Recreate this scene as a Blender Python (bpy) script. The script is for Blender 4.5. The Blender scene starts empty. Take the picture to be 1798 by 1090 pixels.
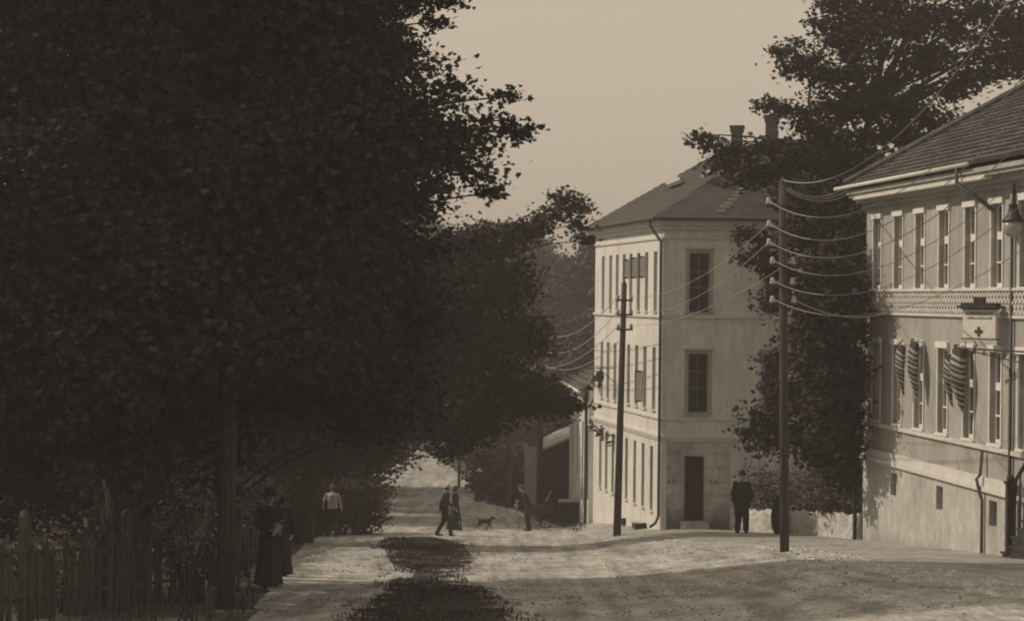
import bpy, bmesh, math, random
import numpy as np
from mathutils import Vector, Matrix, geometry
R = math.radians
random.seed(7)
rng = np.random.default_rng(11)
scene = bpy.context.scene
col = scene.collection

# ------------------------------------------------------------------ camera
F, CX, CY, ROLL = 3000.0, 899.0, 525.0, 0.010
cam_d = bpy.data.cameras.new('camera'); cam = bpy.data.objects.new('camera', cam_d); col.objects.link(cam)
cam.location = (0, 0, 0)
cam.rotation_euler = (R(90), -ROLL, 0)
cam_d.sensor_width = 36.0; cam_d.lens = 36.0 * F / 1798.0
cam_d.shift_y = -20.0 / 1798.0
cam_d.clip_end = 3000; cam_d.clip_start = 0.2
scene.camera = cam

# ------------------------------------------------------------------ sky, sun, exposure
SUN = Vector((1.0, -0.22, -0.84)).normalized()          # the way the light travels
elev = math.asin(-SUN.z); az = math.atan2(-SUN.x, -SUN.y)
SKY_GAIN, SKY_STRENGTH, SUN_STRENGTH = 3.35, 0.15, 2.6
world = bpy.data.worlds.new('World'); scene.world = world; world.use_nodes = True
nt = world.node_tree; nt.nodes.clear()
sky = nt.nodes.new('ShaderNodeTexSky'); sky.sky_type = 'NISHITA'; sky.sun_disc = False
sky.sun_elevation = elev; sky.sun_rotation = az; sky.dust_density = 4.0
bw = nt.nodes.new('ShaderNodeRGBToBW'); nt.links.new(sky.outputs[0], bw.inputs[0])
pw = nt.nodes.new('ShaderNodeMath'); pw.operation = 'POWER'; pw.inputs[1].default_value = 0.08
nt.links.new(bw.outputs[0], pw.inputs[0])
mg = nt.nodes.new('ShaderNodeMath'); mg.operation = 'MULTIPLY'; mg.inputs[1].default_value = SKY_GAIN
nt.links.new(pw.outputs[0], mg.inputs[0])
tint = nt.nodes.new('ShaderNodeVectorMath'); tint.operation = 'SCALE'
tint.inputs[0].default_value = (1.0, 0.842, 0.658)
nt.links.new(mg.outputs[0], tint.inputs['Scale'])
bg = nt.nodes.new('ShaderNodeBackground'); bg.inputs['Strength'].default_value = SKY_STRENGTH
nt.links.new(tint.outputs[0], bg.inputs['Color'])
wo = nt.nodes.new('ShaderNodeOutputWorld'); nt.links.new(bg.outputs[0], wo.inputs['Surface'])

sun_d = bpy.data.lights.new('sun', 'SUN'); sun_d.energy = SUN_STRENGTH; sun_d.angle = R(0.55)
sun_d.color = (1.0, 0.845, 0.65)
sun = bpy.data.objects.new('sun', sun_d); col.objects.link(sun)
sun.rotation_euler = SUN.to_track_quat('-Z', 'Y').to_euler(); sun.location = (-20, 20, 40)
scene.view_settings.view_transform = 'Standard'; scene.view_settings.look = 'None'
scene.view_settings.exposure = 0.13; scene.view_settings.gamma = 1.0
try:
    scene.cycles.max_bounces = 6; scene.cycles.transparent_max_bounces = 4
    scene.cycles.filter_width = 1.9
except Exception: pass

# ------------------------------------------------------------------ pixel <-> place
_c, _s = math.cos(ROLL), math.sin(ROLL)
def ray(u, v):
    du, dv = u - CX, v - CY
    return ((du * _c + dv * _s) / F, -(-du * _s + dv * _c) / F)   # X/Y , Z/Y
def P(u, v, Y):
    a, b = ray(u, v); return Vector((a * Y, Y, b * Y))
def Zat(u, v, Y): return ray(u, v)[1] * Y
PY = [(-60, 4), (-20, .6), (0, -1.6), (12, -3.0), (22, -4.15), (30, -5.1), (45, -6.75), (61, -8.4), (75, -9.6),
      (91, -10.7), (110, -11.35), (130, -11.7), (150, -11.9), (175, -11), (210, -8), (300, 3), (700, 8), (3000, 20)]
def prof(y):
    if y <= PY[0][0]: return PY[0][1]
    for i in range(len(PY) - 1):
        if PY[i][0] <= y <= PY[i + 1][0]:
            a, b = PY[i], PY[i + 1]
            m0 = (b[1] - PY[max(i - 1, 0)][1]) / (b[0] - PY[max(i - 1, 0)][0])
            n = PY[min(i + 2, len(PY) - 1)]; m1 = (n[1] - a[1]) / (n[0] - a[0])
            h = b[0] - a[0]; t = (y - a[0]) / h
            return ((2*t**3 - 3*t*t + 1) * a[1] + (t**3 - 2*t*t + t) * h * m0 + (-2*t**3 + 3*t*t) * b[1] + (t**3 - t*t) * h * m1)
    return PY[-1][1]
def sm(a, b, x):
    t = max(0.0, min(1.0, (x - a) / (b - a))); return t * t * (3 - 2 * t)
def g(x, y):
    z = prof(y)
    fade = 1 - sm(76, 100, y)
    z += fade * sm(1.0, 6.0, x) * (0.5 + 0.42 * sm(54, 64, y))
    z += 0.06 * max(0, -x - 5.5) * (1 - sm(150, 200, y))
    z += 0.05 * math.sin(x * .9 + y * .31) * math.sin(y * .47 + 1) * 0.6
    return z
def hit(u, v, y0=6.0):
    a, b = ray(u, v); y = y0; st = .25
    while y < 260:
        if b * y <= g(a * y, y):
            for _ in range(12):
                y -= st / 2 if b * y <= g(a * y, y) else -st / 2
                st /= 2
            break
        y += st
    return Vector((a * y, y, g(a * y, y)))

# ------------------------------------------------------------------ materials (brown-grey film: neutral paints, warm light)
def mat(name, v, v2=None, scale=3.0, rough=.85, bump=0.0, bscale=None, metal=0.0, detail=8.0, stretch=(1, 1, 1), c=(.45, .6), transl=0.0, spec=.3, fine=0, fa=.3, ruts=0, damp=None):
    m = bpy.data.materials.new(name); m.use_nodes = True; n = m.node_tree; n.nodes.clear()
    out = n.nodes.new('ShaderNodeOutputMaterial'); b = n.nodes.new('ShaderNodeBsdfPrincipled')
    b.inputs['Roughness'].default_value = rough; b.inputs['Metallic'].default_value = metal
    b.inputs['Specular IOR Level'].default_value = spec
    def rgb(x): return (x, x * .985, x * .955, 1)
    tc = n.nodes.new('ShaderNodeTexCoord'); mp = n.nodes.new('ShaderNodeMapping'); mp.inputs['Scale'].default_value = stretch
    n.links.new(tc.outputs['Object'], mp.inputs[0])
    if v2 is not None:
        no = n.nodes.new('ShaderNodeTexNoise'); no.inputs['Scale'].default_value = scale; no.inputs['Detail'].default_value = detail
        no.inputs['Roughness'].default_value = .65
        n.links.new(mp.outputs[0], no.inputs['Vector'])
        cr = n.nodes.new('ShaderNodeValToRGB'); cr.color_ramp.elements[0].position = c[0]; cr.color_ramp.elements[1].position = c[1]
        cr.color_ramp.elements[0].color = rgb(v); cr.color_ramp.elements[1].color = rgb(v2)
        n.links.new(no.outputs[0], cr.inputs[0]); n.links.new(cr.outputs[0], b.inputs['Base Color'])
        colout = cr.outputs[0]
        if fine:
            nf = n.nodes.new('ShaderNodeTexNoise'); nf.inputs['Scale'].default_value = scale * fine; nf.inputs['Detail'].default_value = 9; nf.inputs['Roughness'].default_value = .75
            n.links.new(mp.outputs[0], nf.inputs['Vector']); mr = n.nodes.new('ShaderNodeMapRange'); mr.inputs[1].default_value = .35; mr.inputs[2].default_value = .65; mr.inputs[3].default_value = 1 - fa * 1.2; mr.inputs[4].default_value = 1 + fa
            n.links.new(nf.outputs[0], mr.inputs[0]); vm = n.nodes.new('ShaderNodeVectorMath'); vm.operation = 'SCALE'
            n.links.new(cr.outputs[0], vm.inputs[0])
            if ruts:
                m2 = n.nodes.new('ShaderNodeMapping'); m2.inputs['Scale'].default_value = (2.4, .10, 1); m2.inputs['Rotation'].default_value = (0, 0, .12); n.links.new(tc.outputs['Object'], m2.inputs[0])
                n2 = n.nodes.new('ShaderNodeTexNoise'); n2.inputs['Scale'].default_value = 1.0; n2.inputs['Detail'].default_value = 5; n.links.new(m2.outputs[0], n2.inputs['Vector'])
                r2 = n.nodes.new('ShaderNodeMapRange'); r2.inputs[1].default_value = .36; r2.inputs[2].default_value = .6; r2.inputs[3].default_value = 1 - ruts; r2.inputs[4].default_value = 1.08; n.links.new(n2.outputs[0], r2.inputs[0])
                mm = n.nodes.new('ShaderNodeMath'); mm.operation = 'MULTIPLY'; n.links.new(mr.outputs[0], mm.inputs[0]); n.links.new(r2.outputs[0], mm.inputs[1]); n.links.new(mm.outputs[0], vm.inputs['Scale'])
            else: n.links.new(mr.outputs[0], vm.inputs['Scale'])
            n.links.new(vm.outputs[0], b.inputs['Base Color']); colout = vm.outputs[0]
    else:
        b.inputs['Base Color'].default_value = rgb(v); colout = None
    if damp and colout:
        sx = n.nodes.new('ShaderNodeSeparateXYZ'); n.links.new(tc.outputs['Object'], sx.inputs[0]); dn = n.nodes.new('ShaderNodeTexNoise'); dn.inputs['Scale'].default_value = 1.7; dn.inputs['Detail'].default_value = 8; n.links.new(tc.outputs['Object'], dn.inputs['Vector'])
        ad = n.nodes.new('ShaderNodeMath'); ad.operation = 'MULTIPLY_ADD'; ad.inputs[1].default_value = -1.6; n.links.new(dn.outputs[0], ad.inputs[0]); n.links.new(sx.outputs[2], ad.inputs[2])
        dr_ = n.nodes.new('ShaderNodeMapRange'); dr_.inputs[1].default_value = damp[0] - .8; dr_.inputs[2].default_value = damp[1] - .8; dr_.inputs[3].default_value = damp[2]; dr_.inputs[4].default_value = 1; n.links.new(ad.outputs[0], dr_.inputs[0])
        dv_ = n.nodes.new('ShaderNodeVectorMath'); dv_.operation = 'SCALE'; n.links.new(colout, dv_.inputs[0]); n.links.new(dr_.outputs[0], dv_.inputs['Scale']); n.links.new(dv_.outputs[0], b.inputs['Base Color']); colout = dv_.outputs[0]
    if bump:
        nb = n.nodes.new('ShaderNodeTexNoise'); nb.inputs['Scale'].default_value = bscale or scale * 4; nb.inputs['Detail'].default_value = 6
        n.links.new(mp.outputs[0], nb.inputs['Vector'])
        bp = n.nodes.new('ShaderNodeBump'); bp.inputs['Strength'].default_value = bump; bp.inputs['Distance'].default_value = .05
        n.links.new(nb.outputs[0], bp.inputs['Height']); n.links.new(bp.outputs[0], b.inputs['Normal'])
    if transl:
        t = n.nodes.new('ShaderNodeBsdfTranslucent'); mx = n.nodes.new('ShaderNodeMixShader'); mx.inputs[0].default_value = transl
        if colout: n.links.new(colout, t.inputs['Color'])
        else: t.inputs['Color'].default_value = rgb(v)
        n.links.new(b.outputs[0], mx.inputs[1]); n.links.new(t.outputs[0], mx.inputs[2]); n.links.new(mx.outputs[0], out.inputs[0])
    else: n.links.new(b.outputs[0], out.inputs[0])
    return m
M = dict(
    earth=mat('earth', .07, .14, 1.2, bump=.4),
    road=mat('road', .29, .53, 1.3, bump=1.0, bscale=9, stretch=(1.4, .55, 1), c=(.36, .6), detail=14, fine=7, fa=.34, ruts=.34),
    walk=mat('pavement', .26, .44, .9, bump=1.0, bscale=7, c=(.36, .62), detail=12, fine=6),
    grass=mat('grass', .03, .07, 2, transl=.1, spec=.05),
    turf=mat('turf', .025, .065, 3.5, bump=.6, c=(.4, .6), fine=5),
    leaf3=mat('leaf_painted_sun', .2, .4, 3, rough=.9, transl=.2, spec=.05),  # sun on the undergrowth is put into this lighter leaf colour
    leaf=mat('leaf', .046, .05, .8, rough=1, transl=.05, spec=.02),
    leaf2=mat('leaf_pale', .10, .2, 1.1, rough=.9, transl=.15, spec=.1),
    leaffar=mat('leaf_far', .03, .055, .5, rough=.8),
    bark=mat('bark', .03, .06, 6, bump=.8, stretch=(3, 3, .5)),
    wall=mat('lime_plaster', .60, .72, .9, bump=.15, bscale=18, stretch=(1, 1, .3), c=(.3, .6), fine=5, fa=.13),
    wallg=mat('grey_plaster', .32, .41, 1.1, bump=.15, bscale=22, stretch=(1, 1, .3), c=(.35, .6), fine=5, fa=.14),
    block=mat('block_plaster', .36, .54, .8, bump=.15, bscale=14, c=(.35, .58), fine=5, fa=.2, damp=(-7.2, -6.5, .35)),
    base=mat('base_plaster', .38, .53, .8, bump=.35, bscale=9, stretch=(1, 1, .6), c=(.33, .6), detail=12, fine=5, fa=.16, damp=(-6.2, -5.5, .75)),
    trim=mat('trim_paint', .55, .68, 3, c=(.3, .6)),
    white=mat('white_paint', .66, .78, 6, c=(.3, .6)),
    cas=mat('casement_paint', .30, .40, 6, c=(.3, .6)),
    glass=mat('window_glass', .035, rough=.12, spec=.5),
    dark=mat('dark_paint', .035, .06, 5),
    iron=mat('iron', .03, .05, 9, rough=.5, spec=.4),
    tile=mat('roof_tile', .06, .13, 2.2, bump=.5, bscale=14, c=(.35, .65), fine=6, fa=.4),
    slate=mat('slate', .05, .095, 1.5, bump=.3, bscale=12, c=(.3, .7)),
    wood=mat('weathered_wood', .045, .09, 2.5, bump=.4, stretch=(5, 5, .4)),
    woodl=mat('pale_boards', .28, .42, 3, bump=.3, stretch=(5, 5, .4)),
    pole=mat('tarred_pole', .05, .085, 3, bump=.3, stretch=(5, 5, .4)),
    porc=mat('porcelain', .45, rough=.25, spec=.5),
    wire=mat('wire', .42, rough=.55),
    wool=mat('dark_wool', .022, .035, 12),
    cloth=mat('grey_cloth', .10, .14, 9),
    shirt=mat('shirt_cloth', .45, .55, 9),
    skin=mat('skin', .32, rough=.6),
    straw=mat('straw', .55, .65, 30),
    stone=mat('rough_stone', .36, .58, 1.6, bump=1.0, bscale=6, c=(.35, .6), fine=5),
    brick=mat('chimney_brick', .08, .13, 9, bump=.3),
    stripe=mat('stripe_dark', .05, .07, 6),
    lampglass=mat('lamp_glass', .55, .62, 8, rough=.15, transl=.4, spec=.5),
)

# ------------------------------------------------------------------ mesh helper
class MB:
    def __init__(s): s.v = []; s.f = []; s.m = []
    def add(s, vs, fs, m=0):
        o = len(s.v); s.v += [tuple(x) for x in vs]; s.f += [tuple(i + o for i in f) for f in fs]; s.m += [m] * len(fs)
    def quad(s, a, b, c, d, m=0): s.add([a, b, c, d], [(0, 1, 2, 3)], m)
    def frame(s, o, ax, ay, az, m=0):       # box from origin and three edge vectors
        o, ax, ay, az = map(Vector, (o, ax, ay, az))
        vs = [o, o + ax, o + ax + ay, o + ay]; vs += [p + az for p in vs]
        s.add(vs, [(0, 3, 2, 1), (4, 5, 6, 7), (0, 1, 5, 4), (1, 2, 6, 5), (2, 3, 7, 6), (3, 0, 4, 7)], m)
    def box(s, c, size, rz=0, m=0):
        c = Vector(c); q = Matrix.Rotation(rz, 3, 'Z'); ax = q @ Vector((size[0], 0, 0)); ay = q @ Vector((0, size[1], 0)); az = Vector((0, 0, size[2]))
        s.frame(c - (ax + ay + az) / 2, ax, ay, az, m)
    def tube(s, pts, rad, n=8, m=0, caps=True):
        pts = [Vector(p) for p in pts]
        if not hasattr(rad, '__len__'): rad = [rad] * len(pts)
        rings = []; prev = None
        for i, p in enumerate(pts):
            d = (pts[min(i + 1, len(pts) - 1)] - pts[max(i - 1, 0)])
            d = d.normalized() if d.length > 1e-9 else Vector((0, 0, 1))
            if prev is None: a = d.orthogonal().normalized()
            else: a = (prev - d * prev.dot(d)); a = a.normalized() if a.length > 1e-6 else d.orthogonal().normalized()
            prev = a; b = d.cross(a)
            rings.append([p + (a * math.cos(2 * math.pi * k / n) + b * math.sin(2 * math.pi * k / n)) * rad[i] for k in range(n)])
        vs = [q for r in rings for q in r]; fs = []
        for i in range(len(rings) - 1):
            for k in range(n): fs.append((i*n + k, i*n + (k+1) % n, (i+1)*n + (k+1) % n, (i+1)*n + k))
        if caps: fs.append(tuple(range(n))[::-1]); fs.append(tuple((len(rings) - 1) * n + k for k in range(n)))
        s.add(vs, fs, m)
    def loft(s, secs, n=16, m=0):           # secs: (centre, rx, ry)
        vs = []; fs = []
        for c, rx, ry in secs:
            for k in range(n):
                a = 2 * math.pi * k / n; vs.append((c[0] + rx * math.cos(a), c[1] + ry * math.sin(a), c[2]))
        for i in range(len(secs) - 1):
            for k in range(n): fs.append((i*n + k, i*n + (k+1) % n, (i+1)*n + (k+1) % n, (i+1)*n + k))
        fs.append(tuple(range(n))[::-1]); fs.append(tuple((len(secs) - 1) * n + k for k in range(n)))
        s.add(vs, fs, m)
    def lathe(s, c, prof_, n=16, m=0): s.loft([((c[0], c[1], c[2] + z), r, r) for r, z in prof_], n, m)
    def caps(s, a, b, ra, rb, n=10):        # tapered capsule
        a, b = Vector(a), Vector(b); d = b - a; L = d.length; d = d.normalized() if L > 1e-6 else Vector((0, 0, 1))
        pts, rr = [], []
        for k in range(4): t = k / 4 * math.pi / 2; pts.append(a - d * ra * math.cos(t)); rr.append(max(ra * math.sin(t), ra * .05))
        pts.append(a); rr.append(ra); pts.append(b); rr.append(rb)
        for k in range(1, 5): t = k / 4 * math.pi / 2; pts.append(b + d * rb * math.sin(t)); rr.append(max(rb * math.cos(t), rb * .05))
        s.tube(pts, rr, n)
    def ell(s, c, r, n=12):
        secs = []
        for k in range(9):
            t = -math.pi / 2 + math.pi * k / 8; cc = max(math.cos(t), .04)
            secs.append(((c[0], c[1], c[2] + r[2] * math.sin(t)), r[0] * cc, r[1] * cc))
        s.loft(secs, n)
    def build(s, name, mats, parent=None, smooth=False, loc=None, normals=True):
        me = bpy.data.meshes.new(name); me.from_pydata(s.v, [], s.f)
        if not isinstance(mats, (list, tuple)): mats = [mats]
        for x in mats: me.materials.append(x)
        if len(mats) > 1: me.polygons.foreach_set('material_index', s.m)
        if smooth: me.polygons.foreach_set('use_smooth', [True] * len(me.polygons))
        o = bpy.data.objects.new(name, me); col.objects.link(o)
        if normals:
            bm = bmesh.new(); bm.from_mesh(me); bmesh.ops.recalc_face_normals(bm, faces=bm.faces); bm.to_mesh(me); bm.free()
        if parent:
            o.parent = parent
            if loc is None: o.matrix_parent_inverse = Matrix.Translation(-parent.location) if parent.rotation_euler.z == 0 else parent.matrix_basis.inverted()
        if loc is not None: o.location = loc
        return o
def tag(o, label=None, cat=None, group=None, kind=None):
    if label: o['label'] = label
    if cat: o['category'] = cat
    if group: o['group'] = group
    if kind: o['kind'] = kind
    return o
def thing(name, label, cat, loc=(0, 0, 0), group=None, rz=0):
    o = bpy.data.objects.new(name, None); col.objects.link(o); o.location = loc; o.rotation_euler = (0, 0, rz); o.empty_display_size = .2
    return tag(o, label, cat, group)
def np_mesh(name, V, k, m, parent=None):     # V: (n*k,3) separate k-gons
    n = len(V) // k
    me = bpy.data.meshes.new(name); me.vertices.add(n * k); me.vertices.foreach_set('co', V.astype(np.float32).ravel())
    me.loops.add(n * k); me.loops.foreach_set('vertex_index', np.arange(n * k, dtype=np.int32))
    me.polygons.add(n); me.polygons.foreach_set('loop_start', np.arange(0, n * k, k, dtype=np.int32))
    me.update(calc_edges=True); me.materials.append(m)
    o = bpy.data.objects.new(name, me); col.objects.link(o)
    if parent: o.parent = parent; o.matrix_parent_inverse = Matrix.Translation(-parent.location)
    return o

# ------------------------------------------------------------------ ground, road, pavement
def axis(lims):
    out = []
    for a, b, st in lims:
        x = a
        while x < b - 1e-6: out.append(x); x += st
    out.append(lims[-1][1]); return out
xs = axis([(-400, -60, 20), (-60, -14, 2), (-14, 16, .5), (16, 60, 2), (60, 400, 20)])
ys = axis([(-60, 4, 4), (4, 70, .5), (70, 150, 1), (150, 300, 6), (300, 1500, 60)])
V = [(x, y, g(x, y) - .03) for y in ys for x in xs]; n = len(xs)
Fc = [(j*n + i, j*n + i + 1, (j+1)*n + i + 1, (j+1)*n + i) for j in range(len(ys) - 1) for i in range(n - 1)]
b = MB(); b.v = V; b.f = Fc; b.m = [0] * len(Fc)
tag(b.build('ground', M['earth'], smooth=True, normals=False), kind='structure')

def patch(name, poly, m, lift, step=.45, rough=.0):
    poly = [Vector((p[0], p[1])) for p in poly]
    # densify the edge and roughen it
    E = []
    for i, a in enumerate(poly):
        c = poly[(i + 1) % len(poly)]; k = max(1, int((c - a).length / step))
        for j in range(k):
            q = a.lerp(c, j / k)
            if rough: q = q + Vector((random.uniform(-rough, rough), random.uniform(-rough, rough)))
            E.append(q)
    x0 = min(p.x for p in E); x1 = max(p.x for p in E); y0 = min(p.y for p in E); y1 = max(p.y for p in E)
    pts = list(E); x = x0
    while x < x1:
        y = y0
        while y < y1:
            pts.append(Vector((x + random.uniform(-.1, .1), y + random.uniform(-.1, .1)))); y += step
        x += step
    ed = [(i, (i + 1) % len(E)) for i in range(len(E))]
    r = geometry.delaunay_2d_cdt(pts, ed, [list(range(len(E)))], 1, 1e-4)
    mb = MB(); mb.add([(p.x, p.y, g(p.x, p.y) + lift) for p in r[0]], [tuple(f) for f in r[2]])
    return mb.build(name, m, smooth=True)
def inpoly(x, y, poly):
    c = False; j = len(poly) - 1
    for i in range(len(poly)):
        a, b2 = poly[i], poly[j]
        if (a[1] > y) != (b2[1] > y) and x < (b2[0] - a[0]) * (y - a[1]) / (b2[1] - a[1]) + a[0]: c = not c
        j = i
    return c
def px(l): return [tuple(hit(u, v)[:2]) for u, v in l]
road_l = px([(440, 1085), (470, 1040), (505, 985), (535, 955), (565, 938), (620, 915), (672, 893), (688, 868), (668, 848), (640, 825), (655, 800), (672, 786)])
road_r = px([(738, 790), (790, 818), (828, 850), (846, 878), (900, 893), (960, 915), (1010, 935), (1080, 950), (1200, 955), (1330, 965), (1400, 978), (1480, 1000), (1600, 1026), (1700, 1048), (1810, 1068)])
road_poly = [(-3.3, -4), (-3.3, 12)] + road_l + [(road_l[-1][0] - 6, 150), (road_l[-1][0] - 2, 150)] + road_r + [(7.5, 14), (6, -4)]
tag(patch('road', road_poly, M['road'], .018, rough=.06), kind='structure')
walk_poly = [(p[0] - .45, p[1] - .75) for p in road_r[5:]] + [(6.9, 14), (6, -4), (22, -4), (22, 44), (13, 46), (9, 50), (9, 60), (3.2, 68), (1.4, 70)]
tag(patch('pavement', walk_poly, M['walk'], .0, rough=.05), kind='structure')

# grass island between the path and the street
isl = px([(672, 952), (700, 944), (770, 944), (800, 956), (815, 985), (778, 1005), (835, 1040), (868, 1062), (880, 1085), (640, 1085), (690, 1045), (715, 1010), (690, 968)])
isl_poly = isl[:9] + [(.2, 16), (-2.0, 16)] + isl[9:]
tag(patch('grass_verge', isl_poly, M['turf'], .022, rough=.34), kind='structure')
def blades(poly, n, h, name, label, m, w=.02, keep=None):
    x0 = min(p[0] for p in poly); x1 = max(p[0] for p in poly); y0 = min(p[1] for p in poly); y1 = max(p[1] for p in poly)
    out = []
    while len(out) < n * 3:
        x = random.uniform(x0, x1); y = random.uniform(y0, y1)
        if not inpoly(x, y, poly): continue
        if keep and random.random() > keep(x, y): continue
        a = random.uniform(0, 6.28); hh = h * random.uniform(.4, 1.2); l = hh * random.uniform(0, .6); b2 = random.uniform(0, 6.28)
        z = g(x, y)
        out += [(x - w * math.cos(a), y - w * math.sin(a), z), (x + w * math.cos(a), y + w * math.sin(a), z), (x + l * math.cos(b2), y + l * math.sin(b2), z + hh)]
    o = np_mesh(name, np.array(out), 3, m)
    return tag(o, label, 'grass', kind='stuff')
def tufty(x, y): return 1.0 if math.sin(x * 3.3 + 2 * math.sin(y * 1.9)) * math.sin(y * 2.7 + 1.5 * math.sin(x * 2.2)) > .25 else .04
ring = []
for i, p in enumerate(isl_poly):
    a = Vector(isl_poly[i - 1]); c = Vector(isl_poly[(i + 1) % len(isl_poly)]); d = (c - a).normalized(); ring.append((p[0] - d.y * .55, p[1] + d.x * .55)); 
cxm = sum(p[0] for p in isl_poly) / len(isl_poly)
if sum(abs(p[0] - cxm) for p in ring) < sum(abs(p[0] - cxm) for p in isl_poly): ring = [(2 * p[0] - q[0], 2 * p[1] - q[1]) for p, q in zip(isl_poly, ring)]
blades(ring, 7000, .07, 'grass', 'thin tufts straggling off the verge edges into the dust', M['grass'], .012, tufty)
def patchy(x, y): return (1 if y > 35.5 else .3 if y > 29.5 else .55) * .35 + .65 * (math.sin(x * 2.1 + 1.3 * math.sin(y * .9)) * math.sin(y * 1.1 + x) > -.2)
blades([(p[0] * 1.0 + (.25 if i in (3,4,5,6,7,8,9,10) else -.2), p[1]) for i, p in enumerate(isl_poly)], 14000, .085, 'grass', 'dark rough grass on the verge dividing the path from the street', M['grass'], .012, patchy)
bank = [(-30, 16), (-4.0, 16)] + [(p[0] - .1, p[1]) for p in road_l] + [(-30, 110)]
blades(bank, 26000, .28, 'grass', 'long dark grass on the left bank behind the fence', M['grass'], .02)
far_r = [(p[0] + .1, p[1]) for p in road_r[:5]] + [(2.5, 80), (12, 90), (20, 140)]
blades(far_r, 9000, .3, 'grass', 'rough field grass below the small house in the hollow', M['grass'], .04)
vg = px([(900, 893), (960, 915), (1010, 935), (1030, 925), (1000, 905), (950, 893)])
blades(vg, 1500, .12, 'grass', 'weeds at the pavement edge below the little house', M['grass'], .015)

# loose stones on street and pavement
def stones(poly, n, s0, s1, name, label, m, keep=None):
    mb = MB(); x0 = min(p[0] for p in poly); x1 = max(p[0] for p in poly); y0 = min(p[1] for p in poly); y1 = max(p[1] for p in poly)
    k = 0
    while k < n:
        x = random.uniform(x0, x1); y = random.uniform(y0, y1)
        if not inpoly(x, y, poly) or (keep and random.random() > keep(x, y)): continue
        k += 1; s = random.uniform(s0, s1) * random.uniform(.5, 1); z = g(x, y)
        vs = []
        for (a, b_, c_) in ((1, 0, 0), (0, 1, 0), (-1, 0, 0), (0, -1, 0), (0, 0, 1), (0, 0, -.3)):
            vs.append((x + s * a * random.uniform(.6, 1.3), y + s * b_ * random.uniform(.6, 1.3), z + s * c_ * .6))
        mb.add(vs, [(0, 1, 4), (1, 2, 4), (2, 3, 4), (3, 0, 4), (1, 0, 5), (2, 1, 5), (3, 2, 5), (0, 3, 5)])
    return tag(mb.build(name, m), label, 'gravel', kind='stuff')
kp = px([(1330, 962), (1400, 974), (1480, 993), (1600, 1016), (1700, 1038), (1810, 1058), (1810, 1020), (1700, 1005), (1560, 985), (1440, 965), (1350, 950)])
stones(kp, 900, .02, .09, 'gravel', 'loose pale stones along the gutter before the striped-drape house', M['stone'])
rp = px([(560, 950), (1000, 935), (1330, 962), (1700, 1045), (1700, 1085), (500, 1085)])
stones(rp, 1300, .008, .035, 'gravel', 'small scattered pebbles on the sunlit street', M['stone'])
ip = px([(735, 1038), (770, 1000), (820, 985), (870, 1005), (960, 1032), (860, 1048)])
stones(ip, 800, .015, .06, 'gravel', 'pale rubble at the tip of the grass verge', M['stone'])
stones(walk_poly, 2600, .01, .04, 'gravel', 'grit scattered over the right pavement', M['stone'])

def litter(poly, n, s, keep=None):
    pts = []; x0 = min(p[0] for p in poly); x1 = max(p[0] for p in poly); y0 = min(p[1] for p in poly); y1 = max(p[1] for p in poly)
    while len(pts) < n:
        x = random.uniform(x0, x1); y = random.uniform(y0, y1)
        if inpoly(x, y, poly) and random.random() < .08 + .92 * (math.sin(x * 1.3 + 2.2 * math.sin(y * .7)) * math.sin(y * 1.9 + x) > .35): pts.append((x, y, g(x, y) + .035))
    pts = np.array(pts); th = rng.uniform(0, 6.28, n); sz = s * rng.uniform(.5, 1.4, n); sh = np.array([(-.5, -.2), (0, -.45), (.5, -.1), (.25, .4), (-.3, .35)])
    V = np.zeros((n, 5, 3)); V[:, :, 0] = pts[:, None, 0] + sz[:, None] * (sh[None, :, 0] * np.cos(th)[:, None] - sh[None, :, 1] * np.sin(th)[:, None]); V[:, :, 1] = pts[:, None, 1] + sz[:, None] * (sh[None, :, 0] * np.sin(th)[:, None] + sh[None, :, 1] * np.cos(th)[:, None]); V[:, :, 2] = pts[:, None, 2] + rng.uniform(0, .03, (n, 5))
    tag(np_mesh('leaf_litter', V.reshape(-1, 3), 5, M['cloth']), 'dark leaf litter and clods strewn in patches over the dirt street', 'litter', kind='stuff')
litter(px([(505, 985), (560, 945), (800, 925), (1100, 950), (1400, 978), (1700, 1048), (1790, 1085), (450, 1085)]) , 2300, .035)
# kerb of rough stones
mb = MB()
kl = px([(1000, 936), (1080, 947), (1200, 951), (1330, 960), (1400, 971), (1480, 991), (1560, 1010), (1640, 1025)])
for i in range(len(kl) - 1):
    a = Vector(kl[i]); c = Vector(kl[i + 1]); L = (c - a).length; k = max(1, int(L / .4)); d = (c - a).normalized()
    for j in range(k):
        if random.random() < .55: continue
        q = a.lerp(c, (j + .5) / k); z = g(q.x, q.y); mb.box((q.x + random.uniform(-.04, .04), q.y, z - .045 + random.uniform(-.03, .02)), (.3 + random.uniform(-.1, .08), .14, .14), math.atan2(d.y, d.x) + random.uniform(-.15, .15))
tag(mb.build('kerb', M['stone']), kind='structure')

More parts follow.
